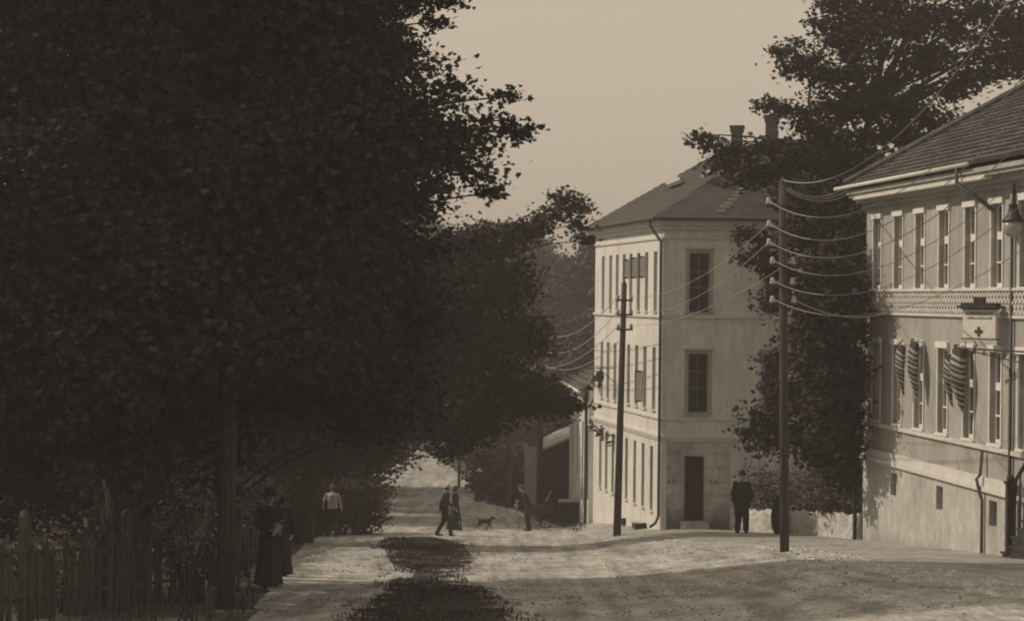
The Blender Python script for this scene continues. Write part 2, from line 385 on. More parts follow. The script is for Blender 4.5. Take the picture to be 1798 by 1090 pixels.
# ------------------------------------------------------------------ foliage
MAPLE = np.array([(0, -.5), (.17, -.3), (.5, -.32), (.36, -.08), (.55, .2), (.22, .18), (0, .6), (-.22, .18), (-.55, .2), (-.36, -.08), (-.5, -.32), (-.17, -.3)])
LEAF4 = np.array([(0, -.5), (.36, 0), (0, .5), (-.36, 0)])
def leaves(pts, size, shape, flat=.6):
    n = len(pts); k = len(shape)
    nrm = rng.normal(size=(n, 3)); nrm[:, 2] = np.abs(nrm[:, 2]) + flat; nrm /= np.linalg.norm(nrm, axis=1)[:, None]
    t = rng.normal(size=(n, 3)); t -= (t * nrm).sum(1)[:, None] * nrm; t /= np.linalg.norm(t, axis=1)[:, None]
    bb = np.cross(nrm, t); sz = size * rng.uniform(.6, 1.25, n)
    V = pts[:, None, :] + sz[:, None, None] * (shape[None, :, 0, None] * t[:, None, :] + shape[None, :, 1, None] * bb[:, None, :])
    fold = np.abs(shape[:, 0])[None, :, None] * nrm[:, None, :] * sz[:, None, None] * .3
    return (V + fold).reshape(-1, 3)
def crown_pts(clumps, dens, sub=.28, kk=9):
    """clumps: (Vector centre, radius, squash); twigs spread in the volume, leaves round each twig"""
    out = []; tw = []
    for c, r, sq in clumps:
        nt_ = max(6, int(dens * (r / .5) ** 2 * 16))
        d = rng.normal(size=(nt_, 3)); d /= np.linalg.norm(d, axis=1)[:, None]
        rad = rng.uniform(0, 1, nt_) ** .55
        wob = 1 + .3 * np.sin(d[:, 0] * 5 + c.x * 3) * np.cos(d[:, 2] * 6 + c.z * 2)
        p = d * (rad * r * wob)[:, None]; p[:, 2] *= sq; p += np.array(c)
        tw.append(p[:14])
        k = kk
        q = p[:, None, :] + rng.normal(size=(nt_, k, 3)) * np.array([sub, sub, sub * .45]) * min(1, r / .6 + .25)
        out.append(q.reshape(-1, 3))
    return np.concatenate(out), tw
def limb(mb, a, b, r0, r1, sag=.25, n=6):
    a, b = Vector(a), Vector(b); L = (b - a).length; pts = []; rr = []
    side = Vector((random.uniform(-1, 1), random.uniform(-1, 1), 0)) * L * .08
    for i in range(n + 1):
        t = i / n; p = a.lerp(b, t) + Vector((0, 0, math.sin(math.pi * t) * L * sag * .3)) + side * math.sin(math.pi * t * 1.5) * (1 - t * .3)
        pts.append(p); rr.append(r0 + (r1 - r0) * t)
    mb.tube(pts, rr, 6, caps=False)
def tree(name, label, base, trunk, r0, clumps, lm, dens=1.0, lsize=.15, shape=MAPLE, cat='tree', group=None, extra=None, twigs=True, sub=.28, kk=16):
    """trunk: list of points from the base up"""
    t = thing(name, label, cat, base, group)
    mb = MB(); tp = [Vector(base) - Vector((0, 0, .3))] + [Vector(p) for p in trunk]
    rr = [r0 * 1.35] + [r0 * (1 - .6 * i / max(1, len(trunk) - 1)) for i in range(len(trunk))]
    mb.tube(tp, rr, 12)
    if extra:
        for pts, ra, rb in extra:
            mb.tube(pts, [ra + (rb - ra) * i / (len(pts) - 1) for i in range(len(pts))], 10)
    cs = [(Vector(c[0]), c[1], c[2] if len(c) > 2 else .75) for c in clumps]
    pts, tw = crown_pts(cs, dens, sub, kk)
    for (c, r, sq), w in zip(cs, tw):
        cand = [p for p in tp[1:] if p.z < c.z + .5] or tp[1:]
        s = min(cand, key=lambda p: (p - c).length + .5 * abs(p.z - c.z + 1.5))
        rl = min(r0 * .35, .02 + .025 * r + .004 * (c - s).length)
        limb(mb, s, c, rl, rl * .3)
        if twigs:
            for p in w[:8]: limb(mb, c, Vector(p), .018, .006, .05, 3)
    mb.build('trunk', M['bark'], t, smooth=True)
    np_mesh('crown', leaves(pts, lsize, shape), len(shape), lm, t)
    return t
def C(l, Yd=0):
    return [(P(u, v, Y + Yd), r) for u, v, Y, r in l]

# T1: the great near tree at the far left
cl = []
for v in range(-560, 820, 120):
    for u in range(-330, 620, 135):
        if v > 700 and (u < 40 or u > 420): continue
        Y = random.uniform(22, 31.3); r = random.uniform(.95, 1.35) if v > -150 else random.uniform(1.5, 2.1)
        cl.append((u + random.uniform(-45, 45), v + random.uniform(-40, 40), Y, r))
for v in range(-760, -120, 85):
    for u in range(-250, 640, 150): cl.append((u + random.uniform(-50, 50), v + random.uniform(-30, 30), random.uniform(23, 31), random.uniform(1.6, 2.1)))
for v in range(-40, 800, 105):
    for u in range(-40, 560, 115):
        if v > 690 and (u < 60 or u > 400): continue
        cl.append((u + random.uniform(-40, 40), v + random.uniform(-40, 40), random.uniform(22.2, 23.8), random.uniform(.8, 1.1)))
for u in range(-300, 520, 160):
    cl.append((u, random.uniform(500, 800), 31, 1.3))
b0 = hit(215, 1120); tb = Vector((-5.75, 25.0, g(-5.75, 25)))
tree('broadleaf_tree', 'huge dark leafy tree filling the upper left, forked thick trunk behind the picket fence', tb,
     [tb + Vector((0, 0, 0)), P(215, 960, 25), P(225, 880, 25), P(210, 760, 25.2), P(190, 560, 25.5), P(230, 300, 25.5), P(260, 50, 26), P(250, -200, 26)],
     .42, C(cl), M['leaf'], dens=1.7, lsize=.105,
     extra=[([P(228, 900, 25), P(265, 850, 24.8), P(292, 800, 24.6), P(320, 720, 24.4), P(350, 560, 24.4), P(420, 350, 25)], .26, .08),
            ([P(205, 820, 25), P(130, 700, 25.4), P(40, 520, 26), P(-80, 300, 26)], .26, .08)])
# T2: second near tree reaching over the street
t2 = [(560, 100, 31, 1.1), (650, 100, 31, .8), (700, 95, 31, .42), (690, 20, 31, .3), (640, 10, 31, .5), (755, 8, 31, .22), (795, 4, 30.5, .16), (770, 40, 31.5, .15),
      (640, 210, 31, 1.0), (715, 195, 31, .5), (740, 260, 31, .8), (770, 175, 30.5, .32), (800, 155, 31, .2), (850, 230, 31, .45), (905, 215, 31, .28), (893, 170, 30.6, .17), (918, 235, 31, .14),
      (800, 280, 31, .5), (845, 310, 31, .33), (860, 340, 31, .16), (770, 330, 31, .35), (720, 360, 32, .6), (560, 300, 32, 1.3), (650, 380, 32, 1.0), (560, 450, 32, 1.3), (680, 500, 32, 1.0),
      (740, 440, 32, .5), (580, 600, 32, 1.2), (690, 630, 32, .9), (600, 720, 32, .8), (500, 700, 32, 1.0), (640, 760, 32, .35), (665, 735, 32, .4), (735, 560, 32, .6), (640, -60, 31, .9), (560, -80, 31, 1.2), (480, -200, 31, 1.6), (560, -330, 31, 1.7), (430, -380, 31, 2.0), (520, -520, 30, 2.0), (360, -560, 30, 2.2),
      (480, 60, 32, 1.3), (470, 250, 33, 1.4), (450, 480, 33, 1.5), (780, 240, 32, .5), (700, 290, 32, .7)]
for v in range(-430, 640, 105):
    for u in range(250, 620, 110):
        t2.append((u + random.uniform(-35, 35), v + random.uniform(-35, 35), random.uniform(30.5, 33.8), random.uniform(1.1, 1.6)))
tb = Vector((-5.9, 32.5, g(-5.9, 32.5)))
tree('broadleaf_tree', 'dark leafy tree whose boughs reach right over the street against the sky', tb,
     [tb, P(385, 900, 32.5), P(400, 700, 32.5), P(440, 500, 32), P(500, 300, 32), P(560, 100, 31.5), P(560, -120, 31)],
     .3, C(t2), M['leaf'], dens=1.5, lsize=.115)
# T3: tree by the bend of the road, its branch touching the corner house in the picture
t3 = [(820, 425, 51, .8), (870, 430, 51, .7), (905, 415, 51, .5), (940, 400, 51, .55), (975, 380, 51, .42), (1000, 355, 51, .4), (1022, 365, 51, .25), (1015, 395, 51, .3), (1030, 425, 51, .2), (985, 345, 51, .25),
      (880, 500, 51, 1.2), (800, 520, 51, 1.7), (870, 600, 51, 1.6), (920, 590, 51, .8), (900, 690, 51, 1.1), (950, 700, 51, .8), (990, 712, 51, .4), (1012, 712, 51, .22), (780, 640, 51, 1.8), (760, 740, 51, .9), (800, 770, 51, .6), (790, 795, 51, .35), (830, 770, 51, .4),
      (850, 730, 51, .9), (700, 700, 51, 1.5), (720, 750, 51, .6), (620, 600, 50.5, 2.4), (640, 730, 51, 1.1), (655, 795, 51, .45), (630, 770, 51, .8), (600, 800, 51, 1.0), (500, 700, 51, 2.2), (540, 790, 51, 1.3), (730, 560, 51, 1.9), (420, 600, 51, 2.4), (420, 760, 51, 1.8), (760, 470, 51, 1.0)]
tb = Vector((-6.2, 51.5, g(-6.2, 51.5)))
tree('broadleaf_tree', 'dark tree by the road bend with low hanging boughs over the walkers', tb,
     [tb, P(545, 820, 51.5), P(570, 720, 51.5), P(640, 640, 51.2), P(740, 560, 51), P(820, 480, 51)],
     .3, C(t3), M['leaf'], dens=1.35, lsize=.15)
# T4, T5: trees further down the left side
def simple_tree(label, x, y, h, w, lm=M['leaf'], lsize=.3, dens=.55, nc=14, low=.3, name='broadleaf_tree', group=None, seed=1, r0=.25, shape=LEAF4):
    rs = random.Random(seed); z = g(x, y); cl = []
    for i in range(nc):
        t = i / (nc - 1); hh = h * (low + (1 - low) * t * .93); ww = w * math.sin(math.pi * (.22 + .7 * t)) * .62
        a = i * 2.4 + rs.random(); cl.append(((x + ww * math.cos(a), y + ww * math.sin(a), z + hh), w * rs.uniform(.3, .45), .8))
    tb = Vector((x, y, z))
    return tree(name, label, tb, [tb + Vector((0, 0, h * k / 5)) + Vector((rs.uniform(-.2, .2), rs.uniform(-.2, .2), 0)) for k in range(1, 5)], r0, cl, lm, dens, lsize, shape, group=group, twigs=False, sub=.4, kk=10)
simple_tree('dark tree on the left bank beyond the road bend, mostly hidden by boughs', -9.5, 73, 14, 7, seed=3, low=.2, dens=.8)
simple_tree('dark tree standing past the white-shirted walker at the roadside hollow', -9, 85, 14, 7, seed=4, low=.25, dens=.8)
simple_tree('roadside tree far down where the street turns left', -10, 97, 12, 6, seed=5, low=.2, dens=.8)
# trees across the hollow
bgs = [(-26, 168, 22, 11), (-12, 172, 20, 10), (0, 160, 17, 9), (2, 128, 14, 7), (8, 118, 15.5, 7.5), (12.5, 150, 14, 7), (-38, 160, 24, 12), (6.2, 105, 9, 5), (-3, 150, 12, 7), (20, 165, 15, 8)]
bl = ['broad dark tree on the hillside left of the far road', 'rounded dark tree at the top of the far road', 'low spreading tree across the hollow above the far road',
      'dark tree standing right of the far road bend', 'tall tree behind the roof of the little house', 'big hillside tree showing its top beside the corner house cornice',
      'tall dark tree at the left end of the far hillside', 'small leafy tree just behind the little house', 'bushy tree in the hollow behind the far walker', 'hillside tree hidden mostly by the corner house']
for i, (x, y, h, w) in enumerate(bgs):
    simple_tree(bl[i], x, y, h, w, M['leaffar'], .5, .75, 18, .12, 'hillside_tree', 'trees across the hollow', 20 + i)

# TR: great tree between the two houses
tr = [(1222, 238, 49, .22), (1590, 105, 49.4, .4), (1548, 92, 49.4, .38), (1570, 140, 49.3, .35), (1625, 95, 49.4, .4), (1530, 170, 49, .5), (1575, 180, 49, .5), (1500, 90, 49, .5), (1610, 250, 49.5, .5), (1245, 250, 49, .32), (1275, 262, 49, .42), (1262, 290, 49, .35), (1300, 275, 49, .4), (1345, 258, 49, .45), (1310, 310, 49.5, .5), (1360, 300, 49.5, .7),
      (1340, 182, 48.5, .2), (1372, 190, 49, .38), (1410, 200, 49, .5), (1440, 230, 49, .7), (1370, 92, 48.5, .26), (1392, 120, 49, .4), (1420, 110, 49, .5), (1405, 75, 49, .28), (1450, 140, 49, .6), (1440, 45, 49, .3), (1475, 60, 49, .7), (1450, 8, 49, .25),
      (1490, 10, 49, .7), (1530, 50, 49, .7), (1500, 130, 49, .6), (1510, 190, 49.5, .8), (1550, 150, 50, .35), (1470, 190, 49, .7), (1560, 20, 50, .8), (1600, 60, 50, .55), (1635, 30, 50, .8), (1620, 130, 50, .45), (1650, 100, 50, .6), (1690, 60, 50, .5), (1670, 160, 50, .6), (1600, 190, 50, .7), (1560, 230, 50, .8), (1640, 220, 50, .7),
      (1720, 20, 50, .7), (1740, 100, 50, .7), (1780, 50, 50, .8), (1790, 120, 50, .7), (1710, 140, 50, .6), (1840, 60, 50, 1.4), (1900, 140, 51, 1.6), (1650, -60, 50, 1.3), (1540, -60, 50, 1.1), (1760, -80, 50, 1.5), (1480, -30, 50, .7), (1880, -40, 51, 2),
      (1420, 280, 49, .9), (1490, 270, 49, .9), (1400, 350, 48.5, .7), (1460, 350, 48.5, .95), (1530, 300, 50, .8), (1470, 430, 48.5, 1.0), (1420, 420, 48.5, .8), (1330, 420, 48.5, .4), (1305, 410, 48, .2), (1308, 455, 48, .22), (1350, 470, 48.5, .6), (1350, 530, 48.5, .4), (1385, 500, 48.5, .6), (1450, 520, 48.5, 1.0), (1490, 560, 48.5, .9),
      (1410, 580, 48.5, .6), (1385, 630, 48.5, .55), (1370, 680, 48, .55), (1345, 730, 48, .55), (1315, 755, 48, .3), (1355, 770, 48, .6), (1440, 620, 48, .9), (1430, 700, 48, .9), (1400, 760, 48, .7), (1480, 680, 47.5, .9), (1470, 770, 47.5, .8), (1500, 640, 47.5, .6), (1490, 820, 47.2, .5), (1440, 800, 47.5, .6), (1505, 740, 47.2, .5),
      (1500, 490, 47, .7), (1500, 400, 47.5, .7), (1495, 560, 46.4, .5), (1492, 450, 46.4, .5), (1480, 470, 44.4, .35), (1490, 590, 44, .4), (1476, 690, 43.8, .36), (1490, 780, 44, .32), (1440, 560, 43.8, .4), (1500, 660, 44.3, .3), (1462, 830, 44, .26), (1470, 520, 44, .35), (1484, 740, 44.2, .3), (1450, 760, 44, .3), (1470, 610, 43.6, .5), (1460, 660, 43.4, .45), (1495, 520, 44.2, .45), (1468, 570, 43.4, .5), (1480, 640, 43.9, .5), (1466, 780, 43.9, .4), (1478, 850, 44.1, .3), (1455, 720, 43.6, .4), (1475, 430, 44.4, .4), (1452, 480, 43.3, .6), (1448, 540, 43.2, .6), (1445, 600, 43.1, .6), (1446, 650, 43.2, .6), (1450, 700, 43.2, .55), (1462, 745, 43.4, .5), (1470, 560, 43.9, .55), (1466, 700, 43.9, .55), (1488, 700, 46.3, .4), (1490, 780, 46.3, .4), (1478, 640, 46.2, .35)]
tb = Vector((9.6, 48.0, g(9.6, 48)))
tree('broadleaf_tree', 'great leafy tree rising between the corner house and the striped-drape house', tb,
     [tb, P(1500, 840, 48), P(1490, 700, 48), P(1480, 560, 48.3), P(1490, 420, 48.6), P(1500, 300, 49), P(1530, 200, 49.5)],
     .25, C(tr), M['leaf'], dens=1.3, lsize=.15,
     extra=[([P(1490, 420, 48.6), P(1440, 300, 49), P(1420, 180, 49), P(1430, 80, 49)], .08, .02), ([P(1530, 200, 49.5), P(1580, 130, 49.6), P(1610, 40, 49.8)], .08, .02), ([P(1560, 150, 49.5), P(1650, 120, 50), P(1740, 70, 50)], .06, .02)])

def bush(name, label, cs, lm, dens=1.2, lsize=.14, cat='bush', shape=LEAF4, group=None):
    cs = [(Vector(c), r, q) for c, r, q in cs]
    bx = sum((c.x for c, r, q in cs)) / len(cs); by = sum((c.y for c, r, q in cs)) / len(cs)
    base = Vector((bx, by, g(bx, by))); t = thing(name, label, cat, base, group); mb = MB()
    pts, tw = crown_pts(cs, dens, .2)
    for c, r, q in cs:
        s = Vector((c.x * .7 + bx * .3, c.y * .7 + by * .3, 0)); s.z = g(s.x, s.y) - .1; limb(mb, s, c, .03, .012, .1, 4)
    mb.build('stem', M['bark'], t); np_mesh('foliage', leaves(pts, lsize, shape), len(shape), lm, t)
    return t
def row(x0, y0, x1, y1, h, n, r, jit=.15):
    out = []
    for i in range(n):
        t = i / (n - 1); x = x0 + (x1 - x0) * t + random.uniform(-jit, jit); y = y0 + (y1 - y0) * t
        for k in range(max(1, int(h / (r * 1.1)))): out.append(((x, y + random.uniform(-jit, jit), g(x, y) + r * .7 + k * r * 1.1), r, .95))
    return out
bush('climber_bush', 'pale mottled shrubbery behind the low whitewashed wall beside the dark-suited man', row(7.6, 53.8, 9.6, 49.6, 2.3, 9, .55), M['leaf2'], 1.4, .12)
bush('bush', 'small glossy shrub under the great tree at the right end of the low wall', [((P(1470, 870, 47.5)), .5, 1), ((P(1495, 880, 46.8)), .35, 1), ((P(1450, 885, 48)), .4, 1)], M['leaf2'], 1.4, .12)
bush('bush', 'dark rounded bush at the left side of the road bend', row(-6.9, 57, -4.9, 61, 1.9, 7, .75), M['leaf'], 1.3, .16)
bush('bush', 'dark hedge growing behind the fence along the left path', row(-6.6, 34, -6.9, 50, 1.7, 13, .75), M['leaf'], 1.1, .15, 'hedge')
bush('bush', 'tangle of dark shrubs past the fence end on the left bank', row(-7.2, 51, -9.5, 64, 2.8, 9, 1.1), M['leaf'], 1.0, .18)
bush('bush', 'leafy shrub with sunlight put into its leaf colour between the near pole and the forked trunk', [((P(330, 905, 26.5)), .5, .7), ((P(370, 880, 27)), .4, .8), ((P(300, 930, 26)), .4, .8), ((P(350, 960, 26)), .5, .8), ((P(335, 925, 25)), .35, .9)], M['leaf3'], 1.2, .08)
bush('bush', 'overgrown shrub, sunlight painted into its leaves, in the lower left corner by the fence', [((P(40, 960, 24)), .6, .7), ((P(100, 1000, 24)), .5, .8), ((P(-30, 1000, 24)), .6, .8), ((P(70, 1060, 23.5)), .45, .8), ((P(90, 930, 23.2)), .4, .9)], M['leaf3'], 1.1, .08)
bush('bush', 'mottled shrubbery behind the far walker below the field', row(-1.5, 97, 2.0, 92, 2.4, 9, 1.0), M['leaf2'], 1.0, .3)
bush('bush', 'low dark hedge edging the far road right of the far walker', row(-.6, 89, 1.8, 82, .9, 9, .6), M['leaf'], 1.2, .2, 'hedge')

# ------------------------------------------------------------------ facades
class Face:
    """vertical wall plane: origin (x,y), unit direction d, outward normal n"""
    def __init__(s, o, e):
        s.o = Vector((o[0], o[1], 0)); s.e = Vector((e[0], e[1], 0)); d = s.e - s.o; s.L = d.length; s.d = d.normalized(); s.n = Vector((s.d.y, -s.d.x, 0))
    def p(s, t, z, out=0): return s.o + s.d * t + s.n * out + Vector((0, 0, z))
    def t_of(s, u, v=700):
        a, _ = ray(u, v); # o.x+d.x t = a (o.y + d.y t)
        return (a * s.o.y - s.o.x) / (s.d.x - a * s.d.y)
    def z_of(s, u, v): q = s.p(s.t_of(u, v), 0); return ray(u, v)[1] * q.y
def wall_cells(mb, f, z0, z1, ops, t0=0, t1=None, m=0, depth=.18, pr=0.0, zb=None):
    t1 = f.L if t1 is None else t1
    ts = sorted({t0, t1} | {x for o in ops for x in (o[0], o[1]) if t0 < x < t1}); zs = sorted({z0, z1} | {x for o in ops for x in (o[2], o[3]) if z0 < x < z1})
    for i in range(len(ts) - 1):
        for j in range(len(zs) - 1):
            tc, zc = (ts[i] + ts[i+1]) / 2, (zs[j] + zs[j+1]) / 2
            if any(o[0] < tc < o[1] and o[2] < zc < o[3] for o in ops): continue
            mb.quad(f.p(ts[i], zs[j], pr), f.p(ts[i+1], zs[j], pr), f.p(ts[i+1], zs[j+1], pr), f.p(ts[i], zs[j+1], pr), m)
    for a, b_, c_, d_ in ops:
        if d_ <= z0 or c_ >= z1: continue
        for q in (((a, c_), (a, d_)), ((b_, d_), (b_, c_)), ((a, d_), (b_, d_)), ((b_, c_), (a, c_))):
            (s0, w0), (s1, w1) = q
            mb.quad(f.p(s0, w0, pr), f.p(s1, w1, pr), f.p(s1, w1, -depth), f.p(s0, w0, -depth), m)
def strip(mb, f, t0, t1, z0, z1, out, m=0, back=-.02):
    mb.frame(f.p(t0, z0, back), f.d * (t1 - t0), f.n * (out - back), (0, 0, z1 - z0), m)
def window(parent, f, a, b_, c_, d_, depth, fm, bars=(.6,), fw=.05, mull=True, curtain=False, bw_=.04, label=None, heavy=None):
    mb = MB(); dp = -depth
    for (x0, x1, y0, y1) in ((a, a + fw, c_, d_), (b_ - fw, b_, c_, d_), (a + fw, b_ - fw, c_, c_ + fw), (a + fw, b_ - fw, d_ - fw, d_)):
        mb.frame(f.p(x0, y0, dp), f.d * (x1 - x0), f.n * .06, (0, 0, y1 - y0))
    mid = (a + b_) / 2
    if mull: mb.frame(f.p(mid - bw_ / 2, c_ + fw, dp), f.d * bw_, f.n * .055, (0, 0, d_ - c_ - 2 * fw))
    for k in bars:
        z = c_ + (d_ - c_) * k; hh = (heavy or bw_) if k == max(bars) else bw_
        mb.frame(f.p(a + fw, z - hh / 2, dp), f.d * (b_ - a - 2 * fw), f.n * .068, (0, 0, hh))
    w = mb.build('window', fm, parent)
    if label: w['label'] = label
    p = MB(); p.quad(f.p(a, c_, dp + .015), f.p(b_, c_, dp + .015), f.p(b_, d_, dp + .015), f.p(a, d_, dp + .015)); p.build('pane', M['glass'], w)
    if curtain:
        k = MB(); n_ = 10
        for s0, s1 in ((a + fw, a + (b_ - a) * .3), (b_ - (b_ - a) * .3, b_ - fw)):
            pass
    return w

# ---- corner house
cb = hit(1163, 926)
YC = 54.5
Cn = (P(1163, 700, YC).x, YC); E_ = (P(1043, 700, 63.4).x, 63.4); Fn = (P(1284, 700, YC).x, YC + .05)
G_ = (Fn[0] + 8.2, Fn[1] + 3.4); H_ = (G_[0] - 2.6, G_[1] + 8.5); I_ = (E_[0] + 4.6, E_[1] + 4.5)
hc = thing('corner_house', 'tall pale three-storey corner house with hipped slate roof at the road bend', 'building', (Cn[0], Cn[1], g(*Cn)))
fL = Face(E_, Cn); fF = Face(Cn, Fn); fR = Face(Fn, G_); fB = Face(G_, H_); fB2 = Face(H_, I_); fB3 = Face(I_, E_)
def zC(v): return Zat(1163, v, YC)
zE = zC(385); zbase = -9.4
zs1 = zC(555); zb1, zb2 = zC(735), zC(766)
ww = MB(); opsL = []
def left_rows(us, fv, w=.34):
    for u in us:
        t = fL.t_of(u); opsL.append((t - w / 2, t + w / 2, fv[0], fv[1]))
left_rows([1057, 1070, 1081.5, 1093.5, 1105.5, 1119, 1133, 1148.5], (zC(547), zC(440)), .40)
left_rows([1056, 1067, 1079, 1091, 1103, 1117, 1131.5, 1147.5], (zC(722), zC(611)), .40)
left_rows([1055, 1065.5, 1077, 1089, 1101, 1115.5, 1130, 1145], (zC(903), zC(788)), .36)
opsF = [(fF.t_of(1208), fF.t_of(1244), zC(548), zC(444)), (fF.t_of(1208), fF.t_of(1243), zC(724), zC(620)), (fF.t_of(1203), fF.t_of(1238), zC(914), zC(800))]
tR1 = fR.t_of(1341)
opsR = [(tR1, tR1 + .68, zC(724), zC(620)), (tR1, tR1 + .68, zC(548), zC(444)), (tR1 + 2, tR1 + 2.68, zC(724), zC(620)), (tR1 + 2, tR1 + 2.68, zC(548), zC(444)), (tR1 + 4, tR1 + 4.68, zC(724), zC(620)), (tR1 + 4, tR1 + 4.68, zC(548), zC(444))]
wall_cells(ww, fL, zbase, zE + .1, opsL, depth=.2)
wall_cells(ww, fF, zb2, zE + .1, opsF, depth=.26); wall_cells(ww, fR, zbase, zE + .1, opsR, depth=.26)
for f in (fB, fB2, fB3): wall_cells(ww, f, zbase, zE + .1, [])
ww.build('wall', M['wall'], hc)
gw = MB(); wall_cells(gw, fF, zbase, zb2, opsF, depth=.35, pr=0)
gw.build('wall', M['block'], hc)['label'] = 'blockwork ground floor front with the doorway'
# block joints as shallow raised blocks round the door
rb = MB(); zz = zb2 - .12; ta, tb_ = opsF[2][0], opsF[2][1]
rowh = .44; k = 0
while zz - rowh > zC(916):
    z1_ = zz; z0_ = zz - rowh + .03
    segs = []
    for (p0, p1) in ((.16, ta - .10), (tb_ + .10, fF.L + .0)) if z0_ < opsF[2][3] + .05 else ((.16, fF.L),):
        nb = max(1, round((p1 - p0) / .42)); off = (k % 2) * .5
        cuts = [p0] + [p0 + (p1 - p0) * (q + off) / nb for q in range(1 - int(off > 0), nb) if 0 < (q + off) / nb < 1] + [p1]
        for q in range(len(cuts) - 1): strip(rb, fF, cuts[q] + .006, cuts[q+1] - .006, z0_, z1_, .018)
    zz -= rowh; k += 1
rb.build('block_facing', M['block'], hc)
st = MB()
for f, ext in ((fL, 0), (fF, 0), (fR, 0)):
    a0 = 0; a1 = f.L
    strip(st, f, a0, a1 + .05, zs1 - .05, zs1 + .05, .07); strip(st, f, a0, a1 + .05, zb1 - .04, zb1 + .03, .06)
    strip(st, f, a0, a1 + .07, zb2 - .05, zb2 + .03, .10); strip(st, f, a0, a1 + .05, zb2 - .14, zb2 - .052, .055)
st.build('string_course', M['trim'], hc)
co = MB()
for f in (fL, fF, fR, fB3):
    strip(co, f, 0, f.L + .06, zE - .62, zE - .56, .05); strip(co, f, 0, f.L + .12, zE - .32, zE - .2, .12); strip(co, f, 0, f.L + .2, zE - .198, zE - .08, .22); strip(co, f, 0, f.L + .3, zE - .078, zE + .02, .33)
co.build('cornice', M['trim'], hc)
# pilaster at the front corner
pl = MB(); strip(pl, fF, 0, .14, zb2, zE - .6, .04); strip(pl, fL, fL.L - .14, fL.L, zbase + 1, zE - .63, .04); strip(pl, fF, 0, .15, zbase + 1, zb2 - .15, .045)
pl.build('corner_pilaster', M['trim'], hc)
def piece(name, m, w, f, bits):
    q = MB()
    for k in bits: strip(q, f, *k)
    q.build(name, m, w)
for i, o in enumerate(opsL):
    low = o[3] < zb2
    w = window(hc, fL, *o, .15 if not low else .2, M['dark'] if low else M['cas'], bars=(.72,), fw=.045, mull=True)
    piece('sill', M['trim'], w, fL, [(o[0] - .05, o[1] + .05, o[2] - .06, o[2], .07)])
for o, f in [(o, fF) for o in opsF[:2]] + [(o, fR) for o in opsR]:
    w = window(hc, f, *o, .2, M['cloth'], bars=(.42, .7), fw=.05, bw_=.05); a, b_, c_, d_ = o
    piece('surround', M['wallg'], w, f, [(a - .11, a, c_, d_ + .10, .035), (b_, b_ + .11, c_, d_ + .10, .035), (a, b_, d_, d_ + .10, .035), (a - .16, b_ + .16, d_ + .102, d_ + .15, .07), (a - .14, b_ + .14, c_ - .07, c_, .08)])
# opened casements on the left face
for u, va, vb in ((1105.5, 450, 487), (1119, 448, 487), (1133, 447, 487), (1131.5, 656, 713)):
    t = fL.t_of(u); z1_, z0_ = zC(va), zC(vb); mb = MB(); w_ = .19 if va < 600 else .26; a = t - .2
    dd = (fL.n * .95 - fL.d * .25).normalized(); o = fL.p(a, z0_, .02)
    for s0, s1, y0, y1 in ((0, .03, 0, z1_ - z0_), (w_ - .03, w_, 0, z1_ - z0_), (.045, w_ - .045, 0, .05), (.045, w_ - .045, z1_ - z0_ - .05, z1_ - z0_)):
        mb.frame(o + dd * s0 + Vector((0, 0, y0)), dd * (s1 - s0), fL.d * .03, (0, 0, y1 - y0))
    w = mb.build('open_casement', M['dark'], hc)
    pm = MB(); pm.quad(o + dd * .045 + fL.d * .015 + Vector((0, 0, .05)), o + dd * (w_ - .045) + fL.d * .015 + Vector((0, 0, .05)), o + dd * (w_ - .045) + fL.d * .015 + Vector((0, 0, z1_ - z0_ - .05)), o + dd * .045 + fL.d * .015 + Vector((0, 0, z1_ - z0_ - .05))); pm.build('pane', M['trim'], w)
# doorway: dark leaf, one half open
a, b_, c_, d_ = opsF[2]
dm = MB(); dm.frame(fF.p(a, c_, -.34), fF.d * (b_ - a), fF.n * .04, (0, 0, d_ - c_))
for q in (.08, .55): dm.frame(fF.p(a + .06, c_ + (d_ - c_) * q, -.30), fF.d * (b_ - a - .12), fF.n * .02, (0, 0, (d_ - c_) * .36))
dr = dm.build('door', M['dark'], hc)
dk = MB(); dk.ell(fF.p(b_ - .09, c_ + 1.0, -.26), (.03, .03, .03)); dk.build('handle', M['iron'], dr)
dl = MB(); dl.frame(fF.p(a + .002, c_, -.27), fF.n * -.05 + fF.d * .10, fF.n * .24 - fF.d * .02, (0, 0, d_ - c_ - .05)); dl.build('door_leaf', M['wood'], hc)
ds = MB(); strip(ds, fF, a - .12, b_ + .12, c_ - .22, c_ - .002, .28); ds.build('doorstep', M['stone'], hc)
# faint worn lettering either side of the door
lt = MB()
for t0 in (fF.t_of(1180), fF.t_of(1253)):
    z = zC(845)
    for (dx, pts) in ((-.1, [(0.06, .1), (0, .02), (.02, -.08), (.08, -.06), (.07, 0), (.01, 0)]), (.04, [(0, .05), (.07, .05), (.08, -.05), (.02, -.07), (0, 0)])):
        for i in range(len(pts) - 1):
            p0 = fF.p(t0 + dx + pts[i][0], z + pts[i][1], .02); p1 = fF.p(t0 + dx + pts[i+1][0], z + pts[i+1][1], .02); lt.tube([p0, p1], .009, 5)
lt.build('worn_number', M['wood'], hc)
